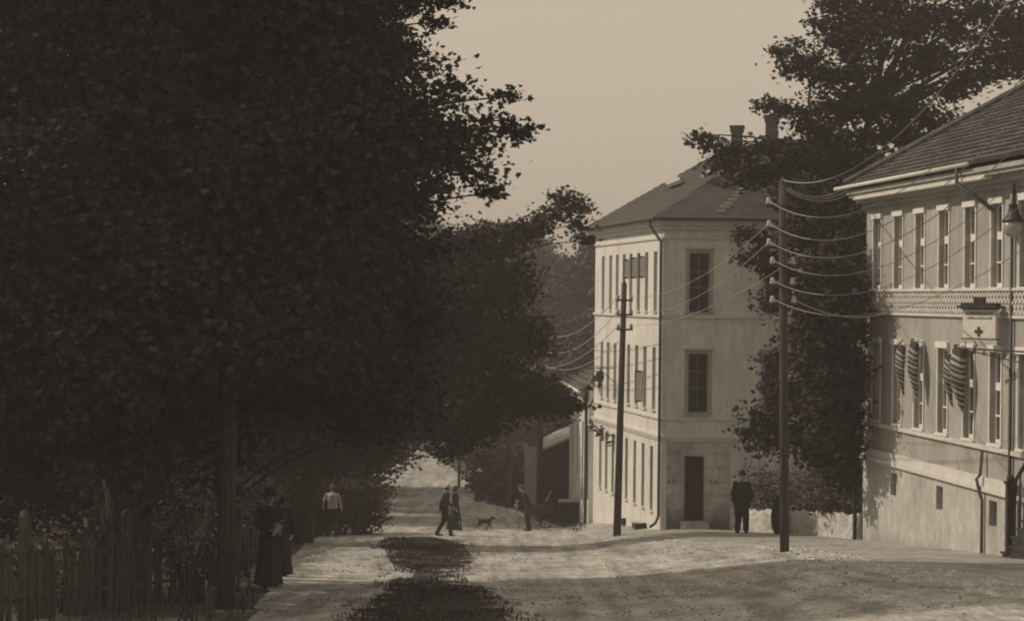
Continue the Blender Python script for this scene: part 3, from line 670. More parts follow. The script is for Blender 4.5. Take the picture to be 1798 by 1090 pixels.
# drainpipe
dp = MB(); q0 = Vector(fL.p(fL.L - .35, zE - .02, .36)); q1 = Vector(fF.p(.0, zE - .75, .1)) - fF.d * .08
cw = Vector((Cn[0] - .1, Cn[1] - .12, 0))
dp.tube([q0, q0 + Vector((0, 0, -.18)), q0.lerp(cw + Vector((0, 0, zE - .7)), .55) + Vector((0, 0, -.1)), cw + Vector((0, 0, zE - .72)), cw + Vector((0, 0, zE - .95)), cw + Vector((0, 0, zC(905))), cw + Vector((-.1, -.02, zC(917))), cw + Vector((-.28, -.05, zC(924)))], .045, 8)
dp.build('drainpipe', M['iron'], hc, smooth=True)

def roof_plane(mb, pts, drop=.035, row=.33, m=0):
    """pts: eave a,b then ridge c,d (c above b, d above a; d==c allowed). Laid in overlapping courses."""
    a, b_, c_, d_ = [Vector(p) for p in pts]
    n = max(3, int(max((d_ - a).length, (c_ - b_).length) / row)); nn = (b_ - a).cross(d_ - a if (d_ - a).length > .01 else c_ - a).normalized()
    if nn.z < 0: nn = -nn
    for i in range(n):
        t0, t1 = i / n, (i + 1) / n
        p0, p1 = a.lerp(d_, t0), b_.lerp(c_, t0); q0, q1 = a.lerp(d_, t1), b_.lerp(c_, t1)
        w = (p1 - p0).length; ns = max(1, int(w / .7)); jit = [random.uniform(-.25, .3) * drop for _ in range(ns + 1)]
        for j in range(ns):
            s0, s1 = j / ns, (j + 1) / ns; a0 = p0.lerp(p1, s0); a1 = p0.lerp(p1, s1); b0_ = q0.lerp(q1, s0); b1_ = q0.lerp(q1, s1); d0 = nn * (drop + jit[j]); d1 = nn * (drop + jit[j + 1])
            mb.quad(a0 + d0, a1 + d1, b1_, b0_, m); mb.quad(a0 + nn * (0 if i else -.06), a1 + nn * (0 if i else -.06), a1 + d1, a0 + d0, m)
def off(prev, nxt, d=.42):       # eave corner between two faces
    n1, n2 = prev.n, nxt.n; bis = (n1 + n2).normalized(); return nxt.o + bis * (d / bis.dot(n1))
ze = zE + .05
eE = off(fB3, fL); eC = off(fL, fF); eF = off(fF, fR); eG = off(fR, fB); eH = off(fB, fB2); eI = off(fB2, fB3)
for q in (eE, eC, eF, eG, eH, eI): q.z = ze
R1 = P(1262, 268, 62.0); R2 = P(1362, 243, 60.0); R3 = Vector((R2.x + 3.6, R2.y + 1.6, R2.z))
rf = MB()
kw = dict(drop=.012, row=.22)
roof_plane(rf, (eE, eC, R2, R1), **kw); roof_plane(rf, (eC, eF, R2, R2), **kw); roof_plane(rf, (eF, eG, R3, R2), **kw); roof_plane(rf, (eG, eH, R3, R3), **kw)
roof_plane(rf, (eH, eI, R1, R3)); roof_plane(rf, (eI, eE, R1, R1))
rfo = rf.build('roof', M['slate'], hc, normals=False)
gt = MB()
for a_, b2 in ((eE, eC), (eC, eF), (eF, eG)): gt.tube([a_ + Vector((0, 0, -.04)), b2 + Vector((0, 0, -.04))], .06, 8)
gt.build('gutter', M['iron'], hc)
def on_plane(a_, b2, c2, u, v):
    nn = (b2 - a_).cross(c2 - a_); x, z = ray(u, v); d = Vector((x, 1, z)); return d * (a_.dot(nn) / d.dot(nn)), nn.normalized()
for (uu, lab) in (((1170, 312, 1198, 330), None), ((1234, 303, 1258, 314), None)):
    p0, nn = on_plane(eE, eC, R1, uu[0] + 4, uu[3]); p1, _ = on_plane(eE, eC, R1, uu[2], uu[3] - 10); p2, _ = on_plane(eE, eC, R1, uu[2] - 8, uu[1]); p3, _ = on_plane(eE, eC, R1, uu[0] - 2, uu[1] + 10)
    if nn.z < 0: nn = -nn
    m_ = MB(); m_.add([p0, p1, p2, p3] + [p + nn * .12 for p in (p0, p1, p2, p3)], [(0, 1, 2, 3), (4, 5, 6, 7), (0, 1, 5, 4), (1, 2, 6, 5), (2, 3, 7, 6), (3, 0, 4, 7)]); m_.build('skylight', M['cas'], rfo)
ld = MB(); p0, nn = on_plane(eC, eF, R2, 1266, 374); p1, _ = on_plane(eC, eF, R2, 1312, 330)
if nn.z < 0: nn = -nn
for k in range(8):
    q = p0.lerp(p1, k / 7) + nn * .1; ld.box(q, (.26, .06, .05))
ld.build('roof_ladder', M['trim'], rfo)
for u, vt, vb, w_, Y in ((1294, 221, 262, .46, 61.0), (1355, 203, 255, .5, 60.2)):
    cm = MB(); c0 = P(u, vb, Y); zt = Zat(u, vt, Y); c_ = Vector((c0.x, c0.y, 0))
    cm.box((c_.x, c_.y, (c0.z - .8 + zt - .22) / 2), (w_ * .85, w_, zt - .22 - c0.z + .8), -.2); cm.box((c_.x, c_.y, zt - .16), (w_ * 1.0, w_ * 1.15, .12), -.2); cm.box((c_.x, c_.y, zt - .055), (w_ * 1.12, w_ * 1.27, .09), -.2)
    cm.build('chimney', M['brick'], rfo)
# lantern on the far corner, sign bracket
lc = P(1047, 668, 62.8); lb = MB(); lo = Vector((lc.x - .12, lc.y - .1, lc.z))
lb.lathe(lo, [(.05, .22), (.06, .2), (.17, .02), (.19, -.02), (.03, -.03)][::-1], 12); lb.tube([lo + Vector((0, 0, .22)), lo + Vector((.02, .1, .34)), lo + Vector((.3, .35, .36))], .02, 6)
lt_ = thing('wall_lantern', 'small bell-shaped wall lantern on the far edge of the corner house', 'lantern', lo)
lb.build('hood', M['iron'], lt_); lg = MB(); lg.ell(lo + Vector((0, 0, -.14)), (.1, .1, .14)); lg.build('globe', M['lampglass'], lt_)
sb = thing('sign_bracket', 'thin iron bracket with a small hanging emblem on the corner house side wall', 'bracket', P(1081, 650, 59.5))
t = fL.t_of(1079); z = zC(660); br = MB(); br.tube([fL.p(t, z, 0), fL.p(t, z, 1.3)], .018, 6); br.tube([fL.p(t, z - .5, 0), fL.p(t, z, .6)], .015, 6); br.build('arm', M['iron'], sb)
br = MB(); q = fL.p(t, z - .3, .55); br.ell(q, (.16, .05, .22)); br.ell(q + Vector((0, 0, -.3)), (.08, .04, .1)); br.build('emblem', M['wood'], sb)
# wreaths over the shop
wl = [(1047, 742), (1058, 752), (1066, 756), (1079, 768), (1050, 735)]
for i, (u, v) in enumerate(wl[:4]):
    t = fL.t_of(u); q = fL.p(t, Zat(u, v, fL.p(t, 0).y), .16)
    pts, _ = crown_pts([(q, .2, 1.1), (q + Vector((0, 0, -.2)), .12, 1)], 1.0, .06)
    o = np_mesh('leafy_bunch', leaves(pts, .09, LEAF4), 4, M['leaf'])
    tag(o, ['dark leafy bunch at the far end over the corner house side shop', 'second dark leafy bunch from the far end over the side shop', 'third dark leafy bunch over the corner house side shop', 'dark leafy bunch beside the leaning pole, nearest on the side wall'][i], 'greenery', 'leafy bunches over the side shop')
# boxes by the side wall
def crate(name, label, c, size, rz, m):
    z = g(c[0], c[1]); t = thing(name, label, 'box', (c[0], c[1], z)); mb = MB(); mb.box((c[0], c[1], z + size[2] * .45), (size[0], size[1], size[2] * .9), rz); mb.build('body', m, t)
    mb = MB(); mb.box((c[0], c[1], z + size[2] * .93 + .002), (size[0] + .06, size[1] + .06, size[2] * .1), rz); mb.build('lid', M['stone'], t)
h1 = hit(1128, 928); crate('low_box', 'low dark box with pale lid against the side wall near the corner', (h1.x, h1.y + .3), (.55, .45, .22), .2, M['dark'])
h2 = hit(1142, 923); crate('planter_tub', 'small square dark tub standing behind the low box by the drainpipe', (h2.x, h2.y + .5), (.3, .3, .45), .1, M['dark'])
h3 = hit(1105, 921); crate('low_box', 'long low dark box right of the leaning pole at the side wall', (h3.x + .02, h3.y + .3), (.6, .4, .25), .2, M['dark'])
sp = thing('door_step', 'pale stone step at the far end of the corner house side wall', 'step', hit(1052, 910)); mb = MB(); q = hit(1052, 910); mb.box((q.x, q.y, q.z + .07), (.7, .6, .14), .2); mb.build('slab', M['stone'], sp); mb = MB(); mb.box((q.x + .1, q.y + .1, q.z + .21), (.45, .4, .12), .2); mb.build('slab', M['stone'], sp)

# ---- right house with striped drapes
O_ = Vector((9.22, 44.5, 0)); dd = Vector((.1407, -1, 0)).normalized()
Lr = 16.5; fr = Face(O_, O_ + dd * Lr)                     # runs towards the camera; outward normal must face -X
assert fr.n.x < 0
bk = Vector((9.0, 1.27, 0)).normalized()
A2 = O_ + bk * 9.5; B2 = fr.e + bk * 9.5
hr = thing('town_house', 'grey two-storey house on a pale plinth with striped drapes and a cross sign', 'building', (O_.x, O_.y, g(O_.x, O_.y)))
uw = [1540, 1577, 1615, 1657, 1703, 1750]; tw_ = [fr.t_of(u, 560) for u in uw]
stp = tw_[-1] - tw_[-2]; tw_ += [tw_[-1] + stp * k for k in range(1, 6)]
def zR(v, u=1700): t = fr.t_of(u, v); return ray(u, v)[1] * fr.p(t, 0).y
zr_e = zR(318); zg1 = zR(298)
zw = [(zR(505), zR(364)), (zR(769), zR(614))]
opsr = [(t - .28, t + .28, a, b_) for t in tw_ for a, b_ in zw]
bas = []
for u, va, vb in ((1570.5, 830, 870), (1651.5, 853, 895), (1745.5, 879, 924)):
    t = fr.t_of(u, vb); y = fr.p(t, 0).y; bas.append((t - .2, t + .2, ray(u, vb)[1] * y, ray(u, va)[1] * y))
zfr0, zfr1 = zR(552), zR(511); zsill = zR(778); zpl0, zpl1 = zR(853), zR(829)
wm = MB(); wall_cells(wm, fr, zpl0, zr_e + .3, opsr, depth=.22)
for f in (Face(A2, O_), Face(fr.e, B2), Face(B2, A2)): wall_cells(wm, f, -8, zr_e + .3, [])
wm.build('wall', M['wallg'], hr)
wm = MB(); wall_cells(wm, fr, -8, zpl0, bas, depth=.3, pr=.03); wm.build('plinth', M['base'], hr)
tm = MB()
strip(tm, fr, -.05, Lr, zpl0, zpl0 + .10, .12); strip(tm, fr, -.05, Lr, zpl0 + .102, zpl1, .07); strip(tm, fr, -.03, Lr, zsill - .05, zsill + .04, .08); strip(tm, fr, -.03, Lr, zfr0 - .06, zfr0, .07); strip(tm, fr, -.03, Lr, zfr1, zfr1 + .06, .08)
tm.build('string_course', M['trim'], hr)
# frieze of interlaced lozenges
fz = MB(); zm = (zfr0 + zfr1) / 2; hz_ = (zfr1 - zfr0) / 2 - .01; stp2 = .17; nk = int(Lr / stp2)
for k in range(nk):
    t0 = k * stp2; t1 = t0 + stp2
    for za, zb_ in ((zfr0 + .02, zm), (zm, zfr1 - .02), (zm, zfr0 + .02), (zfr1 - .02, zm)):
        a_ = fr.p(t0, za, .0); c_ = fr.p(t1, zb_, .0); d_ = (c_ - a_); nrm = fr.n.cross(d_).normalized() * .02
        fz.add([a_ - nrm, c_ - nrm, c_ + nrm, a_ + nrm] + [q + fr.n * .05 for q in (a_ - nrm, c_ - nrm, c_ + nrm, a_ + nrm)], [(4, 5, 6, 7), (0, 1, 5, 4), (1, 2, 6, 5), (2, 3, 7, 6), (3, 0, 4, 7)])
    fz.ell(fr.p(t0, zm, .05), (.035, .035, .035), 6)
fz.build('frieze', M['trim'], hr)
for o in opsr:
    wn = window(hr, fr, *o, .16, M['white'], bars=(.3, .62), fw=.055, bw_=.035, heavy=.17); a, b_, c_, d_ = o
    piece('surround', M['white'], wn, fr, [(a - .07, b_ + .07, d_, d_ + .14, .07), (b_, b_ + .05, c_, d_, .03), (a - .05, a, c_, d_, .03), (a - .06, b_ + .06, c_ - .06, c_, .06)])
    q = MB(); strip(q, fr, a + .2, b_, c_ + .001, c_ + .09, -.04, back=-.12); q.build('sill', M['white'], wn)
for o in bas:
    w = window(hr, fr, *o, .2, M['dark'], bars=(.5,), fw=.04)
cr = MB()      # cornice
strip(cr, fr, -.06, Lr, zr_e - .28, zr_e - .16, .10); strip(cr, fr, -.08, Lr, zr_e - .158, zr_e - .02, .28); strip(cr, fr, -.1, Lr, zr_e - .018, zr_e + .06, .46); strip(cr, fr, -.12, Lr, zr_e + .062, zr_e + .16, .52)
cr.build('cornice', M['wallg'], hr)
gt = MB(); tg0, tg1 = fr.t_of(1506, 330), fr.t_of(1747, 300)
gt.tube([fr.p(tg0, zg1, .62), fr.p(tg1, zg1, .62)], .05, 10); gt.build('gutter', M['trim'], hr, smooth=True)
gt = MB(); tg0, tg1 = fr.t_of(1530, 345), fr.t_of(1768, 310); strip(gt, fr, tg0, tg1, zr_e - .09, zr_e - .01, .50, back=.284); gt.build('cornice_moulding', M['trim'], hr)
# roof
eo = .56; e0 = fr.o + fr.n * eo - fr.d * .12; e1 = fr.e + fr.n * eo + fr.d * .6; e2 = B2 - fr.n * .5 + fr.d * .6; e3 = A2 - fr.n * .5 - fr.d * .55
for q in (e0, e1, e2, e3): q.z = zg1 + .05
mid0 = (fr.o + A2) / 2; mid1 = (fr.e + B2) / 2
# ridge height so that the hip line runs through the photographed silhouette
rz_ = None
Rk = mid0 + fr.d * 4.6; best = None
for k in range(100):
    z = e0.z + 1.5 + k * .06; q = Vector((Rk.x, Rk.y, z)); h = e0.lerp(q, .45); du = (h.x / h.y) * F; u_ = CX + du; v_ = CY - F * h.z / h.y + .01 * du
    tv = 345 + (u_ - 1487) * (143 - 345) / (1798 - 1487)
    if best is None or abs(v_ - tv) < best[0]: best = (abs(v_ - tv), z)
Rk.z = best[1]; Rl = mid1 - fr.d * 4.0; Rl.z = best[1]
rm = MB(); roof_plane(rm, (e0, e1, Rl, Rk), drop=.055, row=.30); roof_plane(rm, (e3, e0, Rk, Rk), drop=.05, row=.3); roof_plane(rm, (e1, e2, Rl, Rl), drop=.05, row=.3); roof_plane(rm, (e2, e3, Rk, Rl), drop=.05, row=.3)
rr_ = rm.build('roof', M['tile'], hr, normals=False)
hp = MB(); hp.tube([e0 + Vector((0, 0, .08)), Rk + Vector((0, 0, .1))], .09, 8); hp.tube([Rk + Vector((0, 0, .1)), Rl + Vector((0, 0, .1))], .09, 8); hp.build('ridge_tiles', M['tile'], rr_)
dpm = MB(); t = fr.t_of(1733, 700); tj = fr.t_of(1726, 310)
dpm.tube([fr.p(tj, zg1 - .05, .6), fr.p(tj, zg1 - .35, .6), fr.p(tj + .9, zr_e - .75, .12)], .045, 8)
dpm.tube([fr.p(t, zsill - .08, .1), fr.p(t, zpl1 + .05, .14), fr.p(t - .05, zpl1 - .05, .2), fr.p(t - .02, zpl0 - .05, .14), fr.p(t, zpl0 - .2, .09), fr.p(t, g(10.3, 36.8), .09)], .036, 8)
dpm.build('drainpipe', M['cloth'], hr, smooth=True)

# striped drapes
drapes = [(1601, 606, 690, .21, 'shorter striped drape at the left edge of the third lower window'), (1624, 600, 694, .22, 'striped drape at the right edge of the third lower window'),
          (1687, 622, 709, .19, 'narrow striped drape on the left of the fifth lower window'), (1704, 610, 716, .31, 'largest striped drape, right beside the fifth lower window under the sign')]
for u, va, vb, r, lab in drapes:
    t = fr.t_of(u, va); y = fr.p(t, 0).y; za, zb_ = ray(u, va)[1] * y, ray(u, vb)[1] * y; mb = MB(); n = 40; ns = 16
    vs = []
    for i in range(n + 1):
        k = i / n; w = r * (.42 + .5 * math.sin(math.pi * min(1, k * .8 + .12))) * (1 - .45 * k ** 3)
        c = fr.p(t + .10 * k, za + (zb_ - za) * k, .24 + .08 * math.sin(k * 3))
        for j in range(ns):
            a_ = 2 * math.pi * j / ns; w2 = w * (1 + .08 * math.sin(4 * a_ + k * 5)) * (1 + .05 * math.cos(k * 20 * math.pi))
            vs.append(c + fr.d * w2 * math.cos(a_) * .9 + fr.n * w2 * .6 * math.sin(a_) + Vector((0, 0, -.07 * math.cos(a_) + .03 * math.sin(a_ * 1))))
    for i in range(n):
        for j in range(ns):
            o = [i*ns + j, i*ns + (j+1) % ns, (i+1)*ns + (j+1) % ns, (i+1)*ns + j]
            mb.f.append(tuple(o)); mb.m.append(int((i * 22 / n + .45) % 2 > 1.12) if i > 4 else 0)
    mb.v = [tuple(v) for v in vs]; mb.f.append(tuple(range(ns))); mb.m.append(0); mb.f.append(tuple(n * ns + j for j in range(ns))); mb.m.append(0)
    th = thing('striped_drape', lab, 'drape', fr.p(t, za, .2), 'striped drapes at the lower windows'); mb.build('cloth', [M['stripe'], M['cas']], th)
    mb = MB(); mb.tube([fr.p(t, za - .02, 0), fr.p(t, za + .02, .3)], .02, 6); mb.ell(fr.p(t, za + .02, .2), (.05, .05, .06)); mb.build('hook', M['white'], th)

# cross sign on ornate bracket
ts = fr.t_of(1722, 560); sy = 36.2
sgn = thing('hanging_sign', 'white hanging sign with a dark cross under a little dark roof', 'sign', P(1722, 600, sy))
pa, pb = P(1699, 543, sy), P(1746, 594, sy); mx_ = (pa.x + pb.x) / 2; pa.x = mx_ + (pa.x - mx_) * 1.42; pb.x = mx_ + (pb.x - mx_) * 1.42; w_ = pb.x - pa.x; h_ = pa.z - pb.z
def turn(m_):
    q_ = Matrix.Rotation(R(-50), 3, 'Z'); c_ = Vector((mx_, sy + .05, 0)); m_.v = [tuple(q_ @ (Vector(v) - c_) + c_) for v in m_.v]; return m_
mb = MB(); mb.frame((pa.x, sy, pb.z), (w_, 0, 0), (0, .10, 0), (0, 0, h_)); turn(mb).build('board', M['white'], sgn)
mb = MB()
for x, z, a_, b2 in ((pa.x - .02, pb.z - .03, w_ + .04, .03), (pa.x - .02, pa.z, w_ + .04, .03)): mb.frame((x, sy - .02, z), (a_, 0, 0), (0, .14, 0), (0, 0, b2))
turn(mb).build('frame', M['wood'], sgn)
mb = MB(); mb.frame((pa.x - .08, sy - .12, pa.z + .03), (w_ + .16, 0, 0), (0, .34, 0), (0, 0, .05)); mb.frame((pa.x - .02, sy - .06, pa.z + .08), (w_ + .04, 0, 0), (0, .22, 0), (0, 0, .06)); mb.frame((pa.x + w_ * .32, sy, pa.z + .14), (w_ * .3, 0, 0), (0, .1, 0), (0, 0, .12)); turn(mb).build('hood', M['dark'], sgn)
cxn = P(1722, 582, sy); mb = MB(); s_ = .032
mb.frame((cxn.x - s_, sy - .012, cxn.z - .1), (2 * s_, 0, 0), (0, .011, 0), (0, 0, .2)); mb.frame((cxn.x - .1, sy - .012, cxn.z - s_), (.1 - s_, 0, 0), (0, .011, 0), (0, 0, 2 * s_)); mb.frame((cxn.x + s_, sy - .012, cxn.z - s_), (.1 - s_, 0, 0), (0, .011, 0), (0, 0, 2 * s_)); turn(mb).build('cross', M['wood'], sgn)
mb = MB(); x = pa.x + .06; i = 0
for rowz, hh in ((pa.z - .1, .055), (pa.z - .2, .05)):
    x = pa.x + .08 + (.0 if rowz > pa.z - .15 else .03)
    while x < pb.x - .1:
        pts = [(x, sy - .006, rowz + random.uniform(-.01, .01)), (x + .012, sy - .006, rowz + hh * random.uniform(.4, 1)), (x + .026, sy - .006, rowz), (x + .038, sy - .006, rowz + hh * .4)]
        mb.tube(pts, .0045, 4); x += .042
turn(mb).build('lettering', M['wood'], sgn)
mb = MB(); z0 = Zat(1722, 612, sy); xw = fr.p(fr.t_of(1790, 610), 0).x
ya = sy; xa = pa.x + .05; yb = fr.p(fr.t_of(1830, 610), 0).y; xb = fr.p(fr.t_of(1830, 610), 0).x
A_ = Vector((xa, ya, z0)); B_ = Vector((xb, yb, z0 - .02)); dv = (B_ - A_)
mb.tube([A_, B_], .02, 6); mb.tube([A_ + Vector((0, 0, -.02)), A_ + dv * .5 + Vector((0, 0, -.16)), B_ + Vector((0, 0, -.3))], .014, 6)
for k in range(7):
    c = A_ + dv * (.14 + k * .13) + Vector((0, 0, -.07 - .012 * k)); r = .05 + .006 * k; dn = dv.normalized()
    mb.tube([c + dn * (r * (1 - q / 22) * math.cos(q * .6)) + Vector((0, 0, r * (1 - q / 22) * math.sin(q * .6))) for q in range(18)], .009, 5)
mb.tube([A_ + dv * .12, A_ + dv * .18 + Vector((0, 0, .08)), A_ + dv * .14 + Vector((0, 0, .17))], .014, 6); mb.tube([A_ + dv * .02, A_ + dv * .02 + Vector((0, 0, .17))], .012, 6); mb.build('bracket', M['iron'], sgn)

# gas lamp on tall thin post with gooseneck
lp = P(1772, 900, 35.6); zb_ = g(lp.x, 35.6); lm = thing('street_lamp', 'tall thin iron lamp post with bell-hooded glass lamp hung from its gooseneck', 'lamp post', (lp.x, 35.6, zb_))
mb = MB(); top = Zat(1772, 330, 35.6); lx = P(1779, 380, 35.4)
mb.tube([(lp.x, 35.6, zb_ - .1), (lp.x, 35.6, zb_ + .9), (lp.x, 35.6, zb_ + .95), (lp.x, 35.6, top - .3)], [.07, .06, .04, .033], 10)
mb.build('post', M['iron'], lm, smooth=True)
pts = [Vector((lp.x, 35.6, top - .3)), Vector((lp.x + .1, 35.62, top + .05)), Vector((lp.x + .34, 35.6, top + .3)), Vector((lp.x + .3, 35.5, top + .44)), Vector((lp.x + .12, 35.42, top + .36)), Vector((lx.x, 35.4, top + .1)), Vector((lx.x, 35.4, Zat(1779, 352, 35.4)))]
mb = MB(); mb.tube(pts, .026, 8); mb.build('gooseneck', M['iron'], lm, smooth=True)
zt = Zat(1779, 350, 35.4); zm_ = Zat(1779, 390, 35.4); zq = Zat(1779, 417, 35.4)
mb = MB(); mb.lathe((lx.x, 35.4, 0), [(.22, zm_), (.235, zm_ + .02), (.17, zm_ + .08), (.11, zm_ + .2), (.085, zm_ + .33), (.10, zm_ + .35), (.05, zm_ + .4), (.03, zt + .05)], 20); mb.build('hood', M['iron'], lm, smooth=True)
mb = MB(); hh = zm_ - zq; mb.lathe((lx.x, 35.4, 0), [(.05, zq), (.13, zq + hh * .12), (.19, zq + hh * .4), (.21, zq + hh * .7), (.2, zm_ - .003)], 20); mb.build('globe', M['lampglass'], lm, smooth=True)

# entrance stair at the right edge
sx = P(1757, 975, 35.6); zs_ = g(sx.x + .3, 35.4)
stt = thing('entrance_stair', 'dark wooden entrance steps with newel post and handrail at the right edge', 'stair', (sx.x + .5, 35.0, zs_))
mb = MB()
for k in range(6):
    y0_, y1_ = 35.5 - .28 * k, 32.3
    mb.frame((sx.x + .02 * k, y1_, zs_ - .1 + .20 * k), (1.3, 0, 0), (0, y0_ - y1_, 0), (0, 0, .17)); mb.frame((sx.x - .04 + .02 * k, y1_ - .02, zs_ + .07 + .20 * k), (1.36, 0, 0), (0, y0_ - y1_ + .06, 0), (0, 0, .03))
mb.build('steps', M['dark'], stt)
nz0, nz1 = zs_ - .1, Zat(1775, 850, 35.2); nx = P(1775, 880, 35.2).x
mb = MB(); mb.box((nx, 35.25, (nz0 + nz1) / 2), (.16, .16, nz1 - nz0)); mb.box((nx, 35.25, nz1 + .03), (.22, .22, .06)); mb.ell((nx, 35.25, nz1 + .12), (.08, .08, .09)); mb.build('newel_post', M['dark'], stt)
mb = MB(); mb.tube([(nx, 35.2, nz1 - .08), (nx + .1, 33.0, nz1 + 1.45)], .04, 8)
for k in range(1, 8): t = k / 8; mb.tube([(nx + .1 * t, 35.2 - 2.2 * t, zs_ + .3 + 1.2 * t), (nx + .1 * t, 35.2 - 2.2 * t, nz1 - .08 + 1.5 * t)], .018, 6)
mb.build('handrail', M['dark'], stt)

# low whitewashed wall
lw = MB(); a_ = hit(1284, 938); c_ = hit(1512, 948); c_.y = max(44.9, c_.y); a_ = Vector((Fn[0] + .12, 53.9, 0)); c_ = Vector((9.35, 45.6, 0)); nseg = 40; d_ = (c_ - a_) / nseg; side = Vector((d_.y, -d_.x, 0)).normalized() * .22
rsn = [random.uniform(-.05, .05) for _ in range(nseg + 1)]
for i in range(nseg):
    p0 = a_ + d_ * i; p1 = a_ + d_ * (i + 1); z0 = g(p0.x, p0.y); z1 = g(p1.x, p1.y); h0 = .72 + rsn[i]; h1_ = .72 + rsn[i+1]
    pass
NZ = 7; gr = []
for i in range(nseg * 3 + 1):
    p0 = a_ + d_ * (i / 3); z0 = g(p0.x, p0.y); hh = .66 + + .025 * math.sin(i * .9) + .03 * math.sin(i * .37 + 1) + random.uniform(-.02, .02); col_ = []
    for j in range(NZ + 1):
        bul = .05 * math.sin(i * .8 + j * 1.7) * math.sin(j * 2.1 + i * .35) + random.uniform(-.03, .03)
        col_.append(p0 + side * (.5 * (1 - .3 * j / NZ)) + side * bul * 1.6 + Vector((0, 0, z0 - .2 + (hh + .2) * j / NZ)))
    col_.append(p0 - side * .45 + Vector((0, 0, z0 + hh - .04))); col_.append(p0 - side * .5 + Vector((0, 0, z0 - .2))); gr.append(col_)
K_ = len(gr[0]); lw.add([v for c in gr for v in c], [(i*K_ + j, (i+1)*K_ + j, (i+1)*K_ + j + 1, i*K_ + j + 1) for i in range(len(gr) - 1) for j in range(K_ - 1)] + [tuple(range(K_)), tuple((len(gr) - 1) * K_ + j for j in range(K_))])
lwt = thing('garden_wall', 'low rough whitewashed stone wall linking the two houses', 'wall', (a_.x, a_.y, g(a_.x, a_.y))); lw.build('stonework', M['stone'], lwt, smooth=True)
for u, Y, lab in ((1496, 45.6, 'thin dark gate post, left of the two at the end of the low wall'), (1511, 45.2, 'thin dark gate post touching the corner of the grey house')):
    gp = MB(); q = P(u, 940, Y); gp.box((q.x, Y - .35, g(q.x, Y - .35) + .55), (.09, .09, 1.5)); gp.box((q.x, Y - .35, g(q.x, Y - .35) + 1.33), (.12, .12, .05)); tag(gp.build('gate_post', M['dark']), lab, 'post')
q = hit(1366, 937); sk = thing('dark_sack', 'dark rounded bundle leaning on the low wall beside the right pole', 'sack', q); mb = MB(); mb.loft([((q.x, q.y + .1, q.z), .08, .08), ((q.x, q.y + .1, q.z + .15), .17, .15), ((q.x, q.y + .12, q.z + .5), .2, .16), ((q.x + .02, q.y + .15, q.z + .8), .17, .14), ((q.x + .03, q.y + .17, q.z + 1.0), .06, .06)], 12); mb.build('bag', M['wool'], sk, smooth=True); mb = MB(); mb.lathe((q.x + .03, q.y + .17, q.z + .98), [(.06, 0), (.04, .03), (.09, .12), (.02, .13)], 8); mb.build('neck', M['wool'], sk, smooth=True)

# ------------------------------------------------------------------ telegraph poles and wires
def pole(label, base, top, r0, r1, arms, name='telegraph_pole', left_only=None):
    t = thing(name, label, 'pole', base, 'telegraph poles'); mb = MB(); b_ = Vector(base); mb.tube([b_ - Vector((0, 0, .4)), b_.lerp(top, .5), top], [r0, (r0 + r1) / 2, r1], 12); mb.lathe((top[0], top[1], top[2] - .02), [(r1, 0), (r1 * 1.02, .03), (.02, .16)], 12); mb.build('shaft', M['pole'], t, smooth=True)
    ins = []
    for (u, v, w0, w1) in arms:      # arm at height of pixel v; insulators at pixel columns w0, w1
        y = top[1]; z = Zat(u, v, y); k = (z - b_.z) / (top[2] - b_.z); c = b_.lerp(top, k)
        xs_ = [P(w, v, y).x for w in (w0, w1) if w]
        am = MB(); am.frame((min(xs_ + [c.x]) - .05, y - .14, z - .09), (max(xs_ + [c.x]) - min(xs_ + [c.x]) + .1, 0, 0), (0, .08, 0), (0, 0, .06)); am.build('crossarm', M['pole'], t)
        for x in xs_:
            im = MB(); im.lathe((x, y - .1, z - .03), [(.012, 0), (.05, .01), (.065, .05), (.045, .08), (.05, .11), (.035, .15), (.01, .16)], 10); im.build('insulator', M['porc'], t, smooth=True); ins.append(Vector((x, y - .1, z + .06)))
    return t, ins
b2_ = hit(1378, 968); tp2 = P(1374, 322, b2_.y)
pB, insB = pole('tall dark telegraph pole with white insulators before the great tree', b2_, tp2, .1, .08,
     [(1374, 358, 1348, None), (1374, 398, 1349, None), (1374, 430, 1349, None), (1374, 462, 1355, 1390), (1374, 498, 1355, 1390), (1374, 530, 1355, 1392)])
b1_ = hit(1083, 940); tp1 = P(1096, 500, b1_.y)
pA, insA = pole('leaning telegraph pole with three short crossarms before the corner house', b1_, tp1, .13, .085,
     [(1096, 524, 1085, 1108), (1095, 549, 1085, 1108), (1094, 575, 1085, 1108)])
b3 = hit(950, 905); b3 = Vector((P(950, 700, 72).x, 72, g(.1, 72))); tp3 = P(949, 578, 72)
pC, insC = pole('far telegraph pole in the trees left of the little house', b3, tp3, .14, .12, [(949, 590, 940, 958), (949, 620, 940, 958), (949, 645, 940, 958)])
b4 = P(396, 1078, 24.6); b4.z = g(b4.x, b4.y)
pD, _ = pole('thick near telegraph pole rising into the great left tree', b4, Vector((b4.x + .02, b4.y, b4.z + 8.2)), .135, .11, [])
t5 = thing('telegraph_pole', 'thin distant pole standing behind the low dark hedge', 'pole', P(893, 860, 84), 'telegraph poles'); mb = MB(); q = P(893, 860, 84); mb.tube([(q.x, q.y, g(q.x, q.y) - .3), (q.x, q.y, Zat(893, 640, 84))], [.17, .13], 10); mb.build('shaft', M['pole'], t5)

